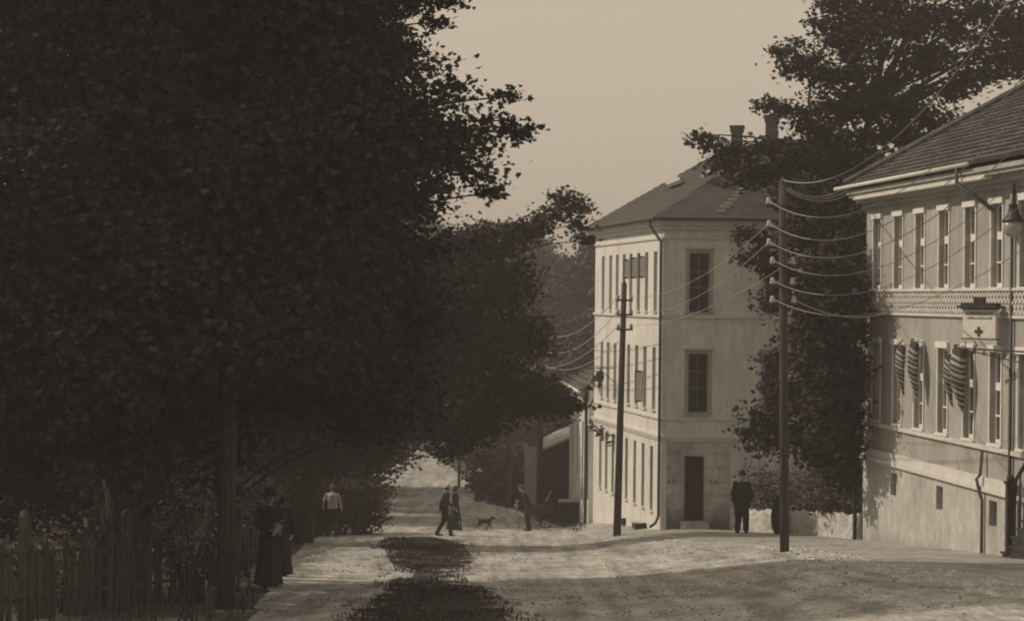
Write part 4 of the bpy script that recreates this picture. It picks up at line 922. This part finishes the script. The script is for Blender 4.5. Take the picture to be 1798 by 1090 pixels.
def wire(label, pts, r=.009, group=None):
    mb = MB(); mb.tube(pts, r, 5); return tag(mb.build('overhead_wire', M['wire'], smooth=True), label, 'wire', group or 'wires strung along the street')
def sagged(a_, b_, sag, n=24):
    return [a_.lerp(b_, i / n) - Vector((0, 0, 4 * sag * (i / n) * (1 - i / n))) for i in range(n + 1)]
def fit_wire(a_, exy, obs, label, r=.008):
    A11 = A12 = A22 = B1 = B2_ = 0
    for u, v in obs:
        k, kz = ray(u, v); dx, dy = exy[0] - a_.x, exy[1] - a_.y
        t = (k * a_.y - a_.x) / (dx - k * dy); t = max(0, min(1, t)); y = a_.y + dy * t; z = kz * y
        p, q = t, -4 * t * (1 - t); rhs = z - a_.z * (1 - t); A11 += p*p; A12 += p*q; A22 += q*q; B1 += p*rhs; B2_ += q*rhs
    det = A11 * A22 - A12 * A12; Ez = (B1 * A22 - B2_ * A12) / det; sg = (A11 * B2_ - A12 * B1) / det
    wire(label, sagged(a_, Vector((exy[0], exy[1], Ez)), sg, 40), r); return Ez
W = [([(1400, 379), (1440, 383), (1510, 371), (1620, 306), (1734, 200), (1797, 140)], 'topmost of the bright wires sweeping over the tiled roof'),
     ([(1400, 418), (1462, 422), (1521, 409), (1620, 352), (1789, 200)], 'second bright wire sweeping over the tiled roof'),
     ([(1400, 446), (1448, 453), (1528, 440), (1719, 317), (1798, 244)], 'third bright wire, crossing the gutter of the grey house'),
     ([(1400, 475), (1455, 484), (1547, 470), (1583, 453), (1700, 385)], 'wire passing across the middle of the upper windows'),
     ([(1400, 510), (1462, 518), (1558, 503), (1660, 455)], 'wire passing just above the lozenge frieze'),
     ([(1400, 543), (1462, 555), (1576, 541), (1680, 505)], 'lowest wire of the right pole, along the frieze')]
starts = [insB[0], insB[1], insB[2], insB[3], insB[5], insB[7]]
for i, (obs, lab) in enumerate(W): fit_wire(starts[i], (7.2 + .25 * i, 13.0), obs, lab, .0075 if i < 3 else .006)
fit_wire(P(1374, 316, b2_.y), (7.0, 12.5), [(1345, 300), (1390, 319), (1448, 312), (1517, 284), (1576, 248), (1605, 207), (1690, 110)], 'highest wire, curving up through the great tree crown', .009)
for i, (s, e, lab) in enumerate(((insA[1], insB[1], 'upper wire between the leaning pole and the right pole'), (insA[3], insB[2], 'middle wire between the leaning pole and the right pole'), (insA[5], insB[4], 'lower wire between the leaning pole and the right pole'))):
    wire(lab, sagged(s, e, [.45, .5, .35][i]), .007)
for i, (s, e, lab) in enumerate(((insC[1], insA[0], 'top wire from the far pole to the leaning pole'), (insC[3], insA[2], 'middle wire from the far pole to the leaning pole'), (insC[4], insA[4], 'lower wire from the far pole to the leaning pole'), (P(955, 640, 72), insA[4] + Vector((0, 0, -.5)), 'lowest wire from the far pole to the leaning pole'))):
    wire(lab, sagged(s, e, .5), .013)
ec = e0 + Vector((0, 0, -.05))
for i, (u, v, lab) in enumerate(((1350, 292, 'left service wire from the pole head to the eave of the grey house'), (1372, 296, 'middle service wire from the pole head to the eave of the grey house'), (1400, 290, 'right service wire from the pole head to the eave of the grey house'))):
    wire(lab, sagged(P(1374 + (i - 1) * 5, 322 + i * 6, b2_.y + .02), ec + Vector((.1 * i, 0, -.04 * i)), .25), .007)
wire('slack wire running from the right pole down to the frieze corner of the grey house', sagged(insB[8], fr.p(fr.t_of(1570, 545), fr.z_of(1570, 547), .1), .25), .008)

# ------------------------------------------------------------------ left fence
fn = thing('picket_fence', 'weathered dark picket fence along the left bank under the trees', 'fence', (-5.4, 26, g(-5.4, 26)))
fpts = [(-7.2, 17.5), (-6.0, 21.5), (-5.35, 24.3), (-5.15, 27.5), (-5.3, 31), (-5.6, 36), (-6.0, 42), (-6.4, 49)]
pk = MB(); rl = MB(); k = 0
for i in range(len(fpts) - 1):
    a_ = Vector((*fpts[i], 0)); c_ = Vector((*fpts[i+1], 0)); L = (c_ - a_).length; d_ = (c_ - a_) / L; n = int(L / .17); rz = math.atan2(d_.y, d_.x)
    for j in range(n):
        q = a_ + d_ * (j * L / n); z = g(q.x, q.y)
        if random.random() < .4: continue
        h = 1.0 + random.uniform(-.16, .1); nx_ = Vector((-d_.y, d_.x, 0)) * .02; e = d_ * .045
        lean = d_ * random.uniform(-.04, .04)
        v0 = [Vector((q.x, q.y, z)) + s * e + w * nx_ for s, w in ((-1, -1), (1, -1), (1, 1), (-1, 1))]
        v1 = [p + Vector((0, 0, h - .08)) + lean for p in v0]; v2 = [Vector((q.x, q.y, z + h)) + lean + w * nx_ for w in (-1, 1)]
        pk.add(v0 + v1 + v2, [(0, 1, 5, 4), (1, 2, 6, 5), (2, 3, 7, 6), (3, 0, 4, 7), (4, 5, 8), (6, 7, 9), (5, 6, 9, 8), (7, 4, 8, 9)])
    for hz in (.3, .85):
        p0 = Vector((a_.x, a_.y, g(a_.x, a_.y) + hz)) + Vector((-.04, 0, 0)); p1 = Vector((c_.x, c_.y, g(c_.x, c_.y) + hz)) + Vector((-.04, 0, 0)); rl.tube([p0, p1], .035, 4)
    m_ = MB(); m_.box((a_.x - .1, a_.y, g(a_.x, a_.y) + .6), (.13, .13, 1.4)); m_.lathe((a_.x - .1, a_.y, g(a_.x, a_.y) + 1.3), [(.08, 0), (.07, .05), (.02, .09)], 8); m_.build('post', M['wood'], fn)
pk.build('pickets', M['wood'], fn); rl.build('rail', M['wood'], fn)

# ------------------------------------------------------------------ little house in the hollow
hs = thing('small_house', 'small low house with tiled roof tucked below the corner house', 'building', (3.0, 67, g(3, 67)))
s0 = (E_[0] - .14, 64.1); s1 = (P(1000, 750, 72.5).x, 72.5); fs = Face(s1, s0); sb0 = (s0[0] + 4.5, s0[1] + 1); sb1 = (s1[0] + 4.5, s1[1] + 1)
zse = Zat(1010, 676, 68)
ops = [(fs.t_of(u) - .28, fs.t_of(u) + .28, Zat(1015, vb, 68), Zat(1015, va, 68)) for u, va, vb in ((1007, 745, 835), (1015, 745, 835), (1024, 735, 870), (1033, 735, 860), (1026, 690, 712))]
wm = MB(); wall_cells(wm, fs, -11, zse, ops, depth=.2); wall_cells(wm, Face(sb1, s1), -11, zse, []); wall_cells(wm, Face(s0, sb0), -11, zse, []); wall_cells(wm, Face(sb0, sb1), -11, zse, []); wm.build('wall', M['wall'], hs)
for o in ops: window(hs, fs, *o, .15, M['dark'], bars=(.5,), fw=.05)
r0_ = Vector(((s0[0] + sb0[0]) / 2, (s0[1] + sb0[1]) / 2 - .3, Zat(1046, 628, 66))); r1_ = Vector(((s1[0] + sb1[0]) / 2, (s1[1] + sb1[1]) / 2 - .6, r0_.z))
ea = Vector((*s0, zse)) + fs.n * .4; eb = Vector((*s1, zse)) + fs.n * .4 - fs.d * .3; ec_ = Vector((*sb1, zse)) - fs.n * .3; ed = Vector((*sb0, zse)) - fs.n * .3
rm = MB(); roof_plane(rm, (eb, ea, r0_, r1_), .05, .3); roof_plane(rm, (ed, ec_, r1_, r0_), .05, .3); roof_plane(rm, (ec_, eb, r1_, r1_), .05, .3); rm.build('roof', M['tile'], hs, normals=False)
gm = MB(); gm.tube([ea + Vector((0, 0, -.05)), eb + Vector((0, 0, -.05))], .06, 8); gm.build('gutter', M['white'], hs)
gm = MB(); q = fs.p(fs.L - .15, 0, .1); gm.tube([(q.x, q.y, zse), (q.x, q.y, g(q.x, q.y))], .06, 8); gm.build('drainpipe', M['dark'], hs)
for i, (u, v) in enumerate(((1013, 702), (1022, 716), (1028, 726))):
    t = fs.t_of(u); q = fs.p(t, Zat(u, v, fs.p(t, 0).y), .2); pts, _ = crown_pts([(q, .26, 1.2)], 1.0, .07)
    tag(np_mesh('leafy_bunch', leaves(pts, .1, LEAF4), 4, M['leaf']), ['leafy bunch farthest along the little house eave', 'middle leafy bunch on the little house wall', 'leafy bunch on the little house next to the corner house'][i], 'greenery', 'leafy bunches on the little house')
# shed with lean-to roof
sh = thing('lean_to_shed', 'open lean-to shed with pale lit roof edge beside the little house', 'shed', (1.8, 74, g(1.8, 74)))
pa_, pb_ = P(948, 793, 74), P(1003, 770, 74); mb = MB()
mb.add([pa_, Vector((pb_.x, 74, pb_.z + .02)), Vector((pb_.x, 77, pb_.z + .25)), Vector((pa_.x, 77, pa_.z + .25)), pa_ + Vector((0, 0, .09)), Vector((pb_.x, 74, pb_.z + .11)), Vector((pb_.x, 77, pb_.z + .34)), Vector((pa_.x, 77, pa_.z + .34))], [(0, 1, 2, 3), (4, 5, 6, 7), (0, 1, 5, 4), (1, 2, 6, 5), (2, 3, 7, 6), (3, 0, 4, 7)]); mb.build('roof', M['cas'], sh)
for u in (951, 975, 1001):
    q = P(u, 800, 74.1); mb = MB(); mb.box((q.x, 74.15, (q.z + g(q.x, 74.1)) / 2), (.13, .13, q.z - g(q.x, 74.1))); mb.build('post', M['dark'], sh)
mb = MB(); zg = g(1.8, 76.8); mb.box(((pa_.x + pb_.x) / 2, 76.9, (zg + pb_.z) / 2), (pb_.x - pa_.x, .1, pb_.z - zg)); mb.build('back_wall', M['dark'], sh)
bs = thing('board_screen', 'upright pale plank screen left of the lean-to shed', 'fence', P(934, 865, 73)); mb = MB(); pa_, pb_ = P(921, 782, 73), P(946, 870, 73)
for k in range(6):
    x = pa_.x + (pb_.x - pa_.x) * k / 6; zz = g(x, 73); mb.box((x + .05, 73 + .01 * (k % 2), (pa_.z + zz) / 2), ((pb_.x - pa_.x) / 6 - .012, .03, pa_.z - zz - .05 * (k % 3)))
mb.build('planks', M['woodl'], bs); mb = MB(); mb.box((pb_.x + .08, 73.05, (pa_.z + g(pb_.x, 73)) / 2 + .1), (.14, .14, pa_.z - g(pb_.x, 73) + .2)); mb.build('post', M['dark'], bs)
bxp = P(1004, 900, 68); zz = g(bxp.x, 68); kt = thing('storage_bin', 'big dark wooden bin with light lid before the little house', 'bin', (bxp.x, 68, zz)); mb = MB(); mb.box((bxp.x, 68, zz + .42), (1.02, .6, .84)); mb.build('body', M['dark'], kt); mb = MB(); mb.box((bxp.x, 68, zz + .88), (1.08, .68, .06)); mb.build('lid', M['woodl'], kt)
# handcart with big wheel
hcx = P(962, 890, 66); zz = g(hcx.x, 66); kc = thing('handcart', 'handcart tipped on its big thin-rimmed wheel behind the man with the stick', 'handcart', (hcx.x, 66, zz)); R_ = .52; wc = Vector((hcx.x - .05, 66, zz + R_))
mb = MB(); mb.tube([wc + Vector((R_ * math.cos(a) * .6, R_ * math.cos(a) * .8, R_ * math.sin(a))) for a in [2 * math.pi * k / 28 for k in range(29)]], .025, 6, caps=False)
w = mb.build('wheel', M['wood'], kc); mb = MB(); mb.ell(wc, (.07, .07, .07))
for k in range(10): a = 2 * math.pi * k / 10; mb.tube([wc, wc + Vector((R_ * math.cos(a) * .6, R_ * math.cos(a) * .8, R_ * math.sin(a)))], .015, 5)
mb.build('spokes', M['wood'], w); mb = MB(); mb.box(wc + Vector((-.25, .3, .15)), (.7, .9, .35), .6); mb.build('tray', M['dark'], kc); mb = MB(); mb.tube([wc + Vector((-.2, .5, .2)), wc + Vector((.1, .4, .7)), wc + Vector((.16, .3, .9))], .025, 6); mb.build('handle', M['woodl'], kc)
hp_ = hit(985, 925); bush('weed_heap', 'scruffy heap of weeds and rubble at the pavement end by the man with the stick', [((hp_.x - .4, hp_.y + .4, hp_.z + .08), .4, .4), ((hp_.x + .2, hp_.y, hp_.z + .05), .45, .35), ((hp_.x - .8, hp_.y + .8, hp_.z + .2), .3, .8)], M['leaf2'], .8, .09, 'weeds')
# fence on the low side of the far road
ff = thing('rail_fence', 'pale rail fence behind the far walker at the bend', 'fence', P(825, 822, 100)); mb = MB(); q0 = P(806, 817, 100); q1 = P(838, 816, 100); mb.tube([q0, q1], .06, 6); mb.build('rail', M['woodl'], ff)
for q in (q0, q0.lerp(q1, .95)):
    mb = MB(); mb.tube([(q.x, q.y, g(q.x, q.y)), (q.x, q.y, q.z + .15)], .08, 6); mb.build('post', M['wood'], ff)

# wooded bank behind the fence
for i, (x, y, h) in enumerate(((-12, 23, 4.2), (-11.5, 29, 4.0), (-11.5, 36, 3.8), (-11, 43, 3.8), (-12, 50, 4.2), (-14, 58, 4.5), (-16, 32, 4.5), (-17, 44, 4.5), (-15, 70, 5))):
    bush('bush', ['thicket nearest the left frame edge behind the fence', 'second thicket back behind the picket fence', 'thicket behind the forked trunk', 'thicket behind the near telegraph pole', 'thicket seen left of the nearest woman', 'thicket behind the hedge near the white-shirted walker', 'deep thicket far behind the fence on the left', 'deep thicket behind the hedge', 'thicket on the slope past the white-shirted walker'][i],
         [((x + random.uniform(-2.4, 2.4), y + random.uniform(-3, 3), g(x, y) + random.uniform(.4, h - 1)), random.uniform(1.2, 1.7), .9) for _ in range(9)], M['leaf'], .55, .22, 'thicket')
# thin scattering volume added to lift the dark tones, as film fog does
hz = MB(); hz.frame((-420, -70, -14.5), (840, 0, 0), (0, 1600, 0), (0, 0, 50)); ho = hz.build('black_lift_volume', [])
hm_ = bpy.data.materials.new('black_lift_mat'); hm_.use_nodes = True; hn = hm_.node_tree; hn.nodes.clear()
hv = hn.nodes.new('ShaderNodeVolumePrincipled'); hv.inputs['Density'].default_value = .0019; hv.inputs['Color'].default_value = (.9, .89, .87, 1); hv.inputs['Anisotropy'].default_value = 0.1
hout = hn.nodes.new('ShaderNodeOutputMaterial'); hn.links.new(hv.outputs[0], hout.inputs['Volume']); ho.data.materials.append(hm_); tag(ho, kind='stuff')

# ------------------------------------------------------------------ people and dog
def remesh(mb, name, m, parent, vox):
    o = mb.build(name, m, None, normals=True); md = o.modifiers.new('r', 'REMESH'); md.mode = 'VOXEL'; md.voxel_size = vox; md.use_smooth_shade = True
    sm_ = o.modifiers.new('s', 'SMOOTH'); sm_.iterations = 2; sm_.factor = .4
    dg = bpy.context.evaluated_depsgraph_get(); me = bpy.data.meshes.new_from_object(o.evaluated_get(dg)); o.modifiers.clear(); o.data = me; me.name = name
    if not me.materials: me.materials.append(m)
    o.parent = parent; return o
def lerp3(a, b, t): return tuple(a[i] + (b[i] - a[i]) * t for i in range(3))
def person(label, u, v, H, rz, top='jacket', legs='trousers', hat=None, topm='wool', legm='wool', stepx=0.0, lean=0.0, arms=None, Y=None, hatm='wool', head_turn=0, feet=None, group='people on the street', coatlen=.82, hair='dark', bulk=1.0):
    """local frame: facing -Y, metres, built at 1.75 m and scaled"""
    q = hit(u, v) if Y is None else Vector((P(u, v, Y).x, Y, 0)); q.z = g(q.x, q.y)
    s = H / 1.75; t = thing('person', label, 'person', q, group, rz)
    # joints
    fl, fr_ = feet or ((-.1, -stepx, .08), (.1, stepx, .08))
    hipz = .92 - .10 * abs(stepx) ** 1.0
    hl, hr_ = (-.09, 0, hipz), (.09, 0, hipz)
    def knee(h, f): m = lerp3(h, f, .5); return (m[0], m[1] - .05 - .10 * abs(stepx), m[2] + .01)
    kl_, kr_ = knee(hl, fl), knee(hr_, fr_)
    L = lean
    ch = (0, -.16 * L, 1.27); nk = (0, -.24 * L, 1.47); hd = (0, -.32 * L - .015, 1.625)
    sl_, sr_ = (-.18, nk[1] + .02, 1.42), (.18, nk[1] + .02, 1.42)
    arms = arms or (((-.25, .02, 1.14), (-.24, -.08, .89)), ((.25, .02, 1.14), (.24, -.08, .89)))
    (el, wl_), (er, wr) = arms
    b = MB()
    b.ell(hd, (.072, .09, .112)); b.ell((hd[0], hd[1] - .045, hd[2] - .055), (.045, .045, .05)); b.caps((0, hd[1] - .088, hd[2] + .01), (0, hd[1] - .105, hd[2] - .02), .009, .013, 8)
    b.caps((0, hd[1] - .085, hd[2] - .05), (0, hd[1] - .088, hd[2] - .05), .014, .012, 8)
    for sx_ in (-1, 1): b.ell((sx_ * .073, hd[1] + .005, hd[2] - .005), (.012, .02, .03))
    b.caps(nk, (0, hd[1] + .01, hd[2] - .06), .058, .052)
    b.loft([((0, 0, hipz - .08), .13, .10), ((0, 0, hipz), .16, .115), ((0, -.05 * L, 1.06), .135, .10), ((0, -.14 * L, 1.25), .16, .11), ((0, nk[1] + .01, 1.40), .17, .10), ((0, nk[1], 1.47), .07, .065)])
    for h, k_, f in ((hl, kl_, fl), (hr_, kr_, fr_)):
        b.caps(h, k_, .085, .058); b.caps(k_, (f[0], f[1], f[2]), .055, .038); b.caps((f[0], f[1] + .03, f[2] - .045), (f[0], f[1] - .15, f[2] - .055), .035, .028)
    for S, e, w in ((sl_, el, wl_), (sr_, er, wr)):
        b.caps(S, e, .052, .042); b.caps(e, w, .04, .028)
        d = (Vector(w) - Vector(e)).normalized(); pc = Vector(w) + d * .05; sd = d.cross(Vector((0, 1, 0))); sd = sd.normalized() if sd.length > .1 else Vector((1, 0, 0)); up = Vector((0, -1, 0))
        ac = sd.cross(d).normalized()
        b.caps(Vector(w), pc, .027, .034, 8)
        for i_, (o_, l_) in enumerate(((-.027, .062), (-.009, .075), (.009, .07), (.026, .055))):
            a0 = pc + d * .02 + ac * o_; a1 = a0 + d * l_ * .55 + sd * .008; a2 = a1 + d * l_ * .4 + sd * .022; b.caps(a0, a1, .0095, .009, 6); b.caps(a1, a2, .009, .008, 6)
        th0 = Vector(w) + d * .03 - ac * .03; b.caps(th0, th0 + d * .045 - ac * .025, .011, .009, 6)
    remesh(b, 'body', M['skin'], t, .0085)
    ey = MB()
    for sx_ in (-1, 1): ey.ell((sx_ * .028, hd[1] - .083, hd[2] + .012), (.011, .006, .007), 8)
    ey.build('eyes', M['iron'], t, loc=(0, 0, 0))
    hb = MB(); hb.loft([((0, hd[1] + .02, hd[2] - .06), .06, .07), ((0, hd[1] + .022, hd[2]), .083, .088), ((0, hd[1] + .018, hd[2] + .05), .083, .092), ((0, hd[1] + .012, hd[2] + .10), .06, .07), ((0, hd[1] + .01, hd[2] + .122), .02, .025)]); hb.build('hair', M['wool' if hair == 'dark' else 'cloth'], t, smooth=True, loc=(0, 0, 0))
    # legs / skirt
    if legs == 'trousers':
        c = MB(); c.loft([((0, 0, hipz - .1), .12, .11), ((0, 0, hipz), .17, .125), ((0, -.04 * L, 1.06), .155, .115)])
        for h, k_, f in ((hl, kl_, fl), (hr_, kr_, fr_)):
            c.caps(h, k_, .108 * bulk, .085 * bulk); c.caps(k_, (f[0], f[1] + .01, f[2] + .03), .083 * bulk, .074 * bulk)
        remesh(c, 'trousers', M[legm], t, .013)
    else:
        c = MB(); n = 28; vs = []; secs = [(1.06, .135, .105), (.98, .165, .13), (.8, .19, .16), (.5, .215, .20), (.2, .245, .24), (.07, .265, .27)]
        for z, rx, ry in secs:
            for k_ in range(n):
                a = 2 * math.pi * k_ / n; f_ = 1 + .07 * math.sin(7 * a) * (1.06 - z); vs.append((rx * f_ * math.cos(a), ry * f_ * (1 + 1.1 * stepx) * math.sin(a) + stepx * .3 * (1 - z), z))
        c.v = vs
        for i_ in range(len(secs) - 1):
            for k_ in range(n): c.f.append((i_*n + k_, i_*n + (k_+1) % n, (i_+1)*n + (k_+1) % n, (i_+1)*n + k_)); c.m.append(0)
        c.build('skirt', M[legm], t, smooth=True, loc=(0, 0, 0))
    for f in (fl, fr_):
        sm2 = MB(); sm2.caps((f[0], f[1] + .04, f[2] - .035), (f[0], f[1] - .16, f[2] - .045), .045, .034); sm2.caps((f[0], f[1] + .02, f[2] - .03), (f[0], f[1] + .01, f[2] + .06), .045, .045)
        remesh(sm2, 'shoe', M['wool'], t, .012)
    c = MB(); bot = coatlen if top != 'shirt' else .98
    fl_ = .03 + .16 * max(0, .82 - bot)
    c.loft([((0, .01 + stepx * .1, bot), (.18 + fl_) * bulk, (.14 + fl_ * (1 + stepx * 3)) * bulk), ((0, 0, .98), .18 * bulk, .14 * bulk), ((0, -.05 * L, 1.08), .17 * bulk, .13 * bulk), ((0, -.14 * L, 1.26), .19 * bulk, .14 * bulk), ((0, nk[1] + .01, 1.40), .195, .12), ((0, nk[1] + .005, 1.46), .10, .085), ((0, nk[1], 1.49), .068, .068)], 20)
    for S, e, w in ((sl_, el, wl_), (sr_, er, wr)):
        k2 = .78 if top == 'shirt' else 1.0; c.caps(S, e, .072 * k2, .058 * k2); c.caps(e, lerp3(e, w, .9), .056 * k2, .045 * k2)
    remesh(c, 'shirt' if top == 'shirt' else 'blouse' if legs == 'skirt' and coatlen > .8 else 'coat', M[topm], t, .014)
    if hat:
        hm = MB(); hz_ = hd[2] + .055; hy = hd[1] + .005
        if hat == 'boater': hm.lathe((0, hy, hz_), [(.155, 0), (.158, .008), (.155, .016), (.092, .017), (.09, .085), (.08, .095), (.01, .096)], 20)
        elif hat == 'bowler': hm.lathe((0, hy, hz_), [(.135, .01), (.14, .02), (.1, .02), (.1, .06), (.085, .11), (.05, .135), (.01, .142)], 20)
        elif hat == 'cap': hm.loft([((0, hy, hz_), .09, .1), ((0, hy - .01, hz_ + .04), .115, .13), ((0, hy, hz_ + .07), .09, .1), ((0, hy, hz_ + .08), .02, .02)]); hm.ell((0, hy - .11, hz_ + .005), (.07, .06, .01))
        elif hat == 'widehat': hm.loft([((0, hy, hz_), .2, .2), ((0, hy, hz_ + .02), .21, .21), ((0, hy, hz_ + .03), .1, .11), ((0, hy, hz_ + .1), .11, .12), ((0, hy, hz_ + .14), .06, .07)])
        elif hat == 'scarf': hm.loft([((0, hy + .02, hz_ - .14), .08, .09), ((0, hy + .015, hz_ - .05), .092, .1), ((0, hy + .01, hz_ + .02), .09, .1), ((0, hy + .01, hz_ + .07), .05, .06), ((0, hy, hz_ + .085), .01, .01)])
        h_ = hm.build({'boater': 'straw_hat', 'bowler': 'bowler_hat', 'cap': 'flat_cap', 'widehat': 'hat', 'scarf': 'headscarf'}[hat], M[hatm], t, smooth=True, loc=(0, 0, 0))
        if hat == 'boater': bb = MB(); bb.lathe((0, hy, hz_ + .019), [(.093, 0), (.094, .03), (.09, .031)], 20); bb.build('hat_band', M['wool'], h_, smooth=True, loc=(0, 0, 0))
    t.scale = (s, s, s)
    return t
# man by the corner house, facing the camera
person('stout man in dark suit and bowler hat standing before the corner house doorway wall', 1302, 935, 1.80, R(5), hat='bowler', coatlen=.74, bulk=1.22,
       feet=((-.13, 0, .08), (.12, -.04, .08)), arms=(((-.275, .0, 1.15), (-.27, -.06, .9)), ((.28, 0, 1.15), (.275, -.06, .9))))
# strolling couple
person('man in dark suit and pale straw boater hat striding across the street', 780, 941, 1.78, R(80), hat='boater', hatm='straw', stepx=.26, lean=.3, coatlen=.8,
       arms=(((-.24, .08, 1.14), (-.22, .1, .9)), ((.24, -.06, 1.15), (.22, -.22, .98))))
person('woman in long dark flared coat walking close beside the man in the boater', 799, 931, 1.66, R(80), top='coat', legs='skirt', hat='scarf', stepx=.18, coatlen=.42)
# man with stick
pm = person('bent man in dark clothes leaning forward on a pale stick by the handcart', 928, 932, 1.74, R(-75), hat='cap', lean=.9, hatm='cloth', coatlen=.72,
       arms=(((-.22, -.12, 1.15), (-.2, -.42, 1.0)), ((.22, -.14, 1.14), (.14, -.44, .98))))
fm = Vector((pm.location.x, pm.location.y, pm.location.z)); rot = Matrix.Rotation(R(-75), 3, 'Z')
ha = fm + rot @ Vector((.1, -.53, .95)); ft_ = hit(911, 929)
mb = MB(); mb.tube([ha + Vector((.05, 0, .22)), ha, Vector((ft_.x, ft_.y, ft_.z))], .02, 6); mb.tube([ha + Vector((.12, 0, .2)), ha + Vector((.05, 0, .235)), ha + Vector((-.02, 0, .19))], .02, 6)
tag(mb.build('walking_stick', M['woodl'], smooth=True), 'pale stick slanting to the ground from the bent man', 'stick')
person('far walker in long dark dress and pale hat where the road bends', 841, 880, 1.66, R(170), top='coat', legs='skirt', hat='widehat', hatm='shirt', coatlen=.9)
person('man in white shirt and dark trousers walking down the left path', 583, 943, 1.76, R(175), top='shirt', topm='shirt', stepx=.08, feet=((-.13, -.1, .08), (.13, .1, .08)),
       arms=(((-.27, .05, 1.17), (-.3, -.02, .93)), ((.29, .05, 1.17), (.3, -.02, .93))), hair='grey')
wn = person('woman in long dark dress nearest the camera at the edge of the left path', 472, 1030, 1.70, R(25), legs='skirt', top='coat', coatlen=.9, hat='widehat', hatm='wool',
       arms=(((-.25, -.02, 1.16), (-.08, -.27, 1.08)), ((.25, -.02, 1.16), (.12, -.27, 1.06))))
rot = Matrix.Rotation(R(25), 3, 'Z'); q = wn.location + rot @ Vector((.06, -.36, 1.05))
bq = thing('flower_bunch', 'pale bunch of flowers in paper held by the nearest woman', 'flowers', q)
pts, _ = crown_pts([(q + Vector((.02, 0, .14)), .13, 1.0)], 1.0, .04); np_mesh('blooms', leaves(pts, .05, LEAF4), 4, M['shirt'], bq); mb = MB(); mb.tube([q + Vector((-.1, 0, -.1)), q + Vector((0, 0, .1))], [.02, .07], 10); mb.build('wrapping', M['shirt'], bq)
person('second figure in dark skirt standing close behind the nearest woman', 492, 1012, 1.62, R(190), legs='skirt', top='coat', coatlen=.88, hat='scarf')

# dog trotting to the right
dq = hit(851, 930); dg_ = thing('dog', 'small black dog with raised tail trotting right behind the couple', 'dog', (dq.x, dq.y, g(dq.x, dq.y)))
b = MB()          # local, facing +X
b.loft([((0, 0, .29), .02, .02), ((0, 0, .3), .05, .05)])
b.caps((-.2, 0, .36), (-.02, 0, .36), .075, .085); b.caps((-.02, 0, .36), (.17, 0, .365), .085, .1); b.caps((.17, 0, .38), (.27, 0, .47), .075, .055); b.ell((.31, 0, .5), (.075, .055, .06)); b.caps((.34, 0, .49), (.42, 0, .475), .035, .025, 8)
for s in (-1, 1): b.caps((.27, s * .045, .53), (.26, s * .06, .47), .022, .012, 6)
b.caps((-.24, 0, .4), (-.32, 0, .5), .022, .015, 6); b.caps((-.32, 0, .5), (-.31, 0, .6), .015, .01, 6)
for (hx, hy, kx, kz, ax, az_, fx) in ((-.19, .05, -.14, .24, -.25, .14, -.24), (-.19, -.05, -.22, .24, -.34, .15, -.38)):
    b.caps((hx, hy, .34), (kx, hy, kz), .06, .035, 8); b.caps((kx, hy, kz), (ax, hy, az_), .03, .02, 8); b.caps((ax, hy, az_), (fx, hy, .03), .018, .017, 6); b.caps((fx, hy, .02), (fx + .04, hy, .018), .02, .018, 6)
for (hy, kx, fx) in ((.05, .14, .08), (-.05, .24, .32)):
    b.caps((.17, hy, .33), (kx, hy, .19), .04, .024, 8); b.caps((kx, hy, .19), (fx, hy, .03), .02, .017, 8); b.caps((fx, hy, .02), (fx + .04, hy, .018), .02, .018, 6)
remesh(b, 'body', M['wool'], dg_, .009); dg_.rotation_euler = (0, 0, R(-6)); dg_.scale = (.95, .95, .95)
mb = MB(); mb.tube([(.2 + .065 * math.cos(a) * .5, .066 * math.sin(a), .42 + .05 * math.cos(a)) for a in [2 * math.pi * k / 14 for k in range(15)]], .008, 5); mb.build('collar', M['cloth'], dg_, loc=(0, 0, 0))
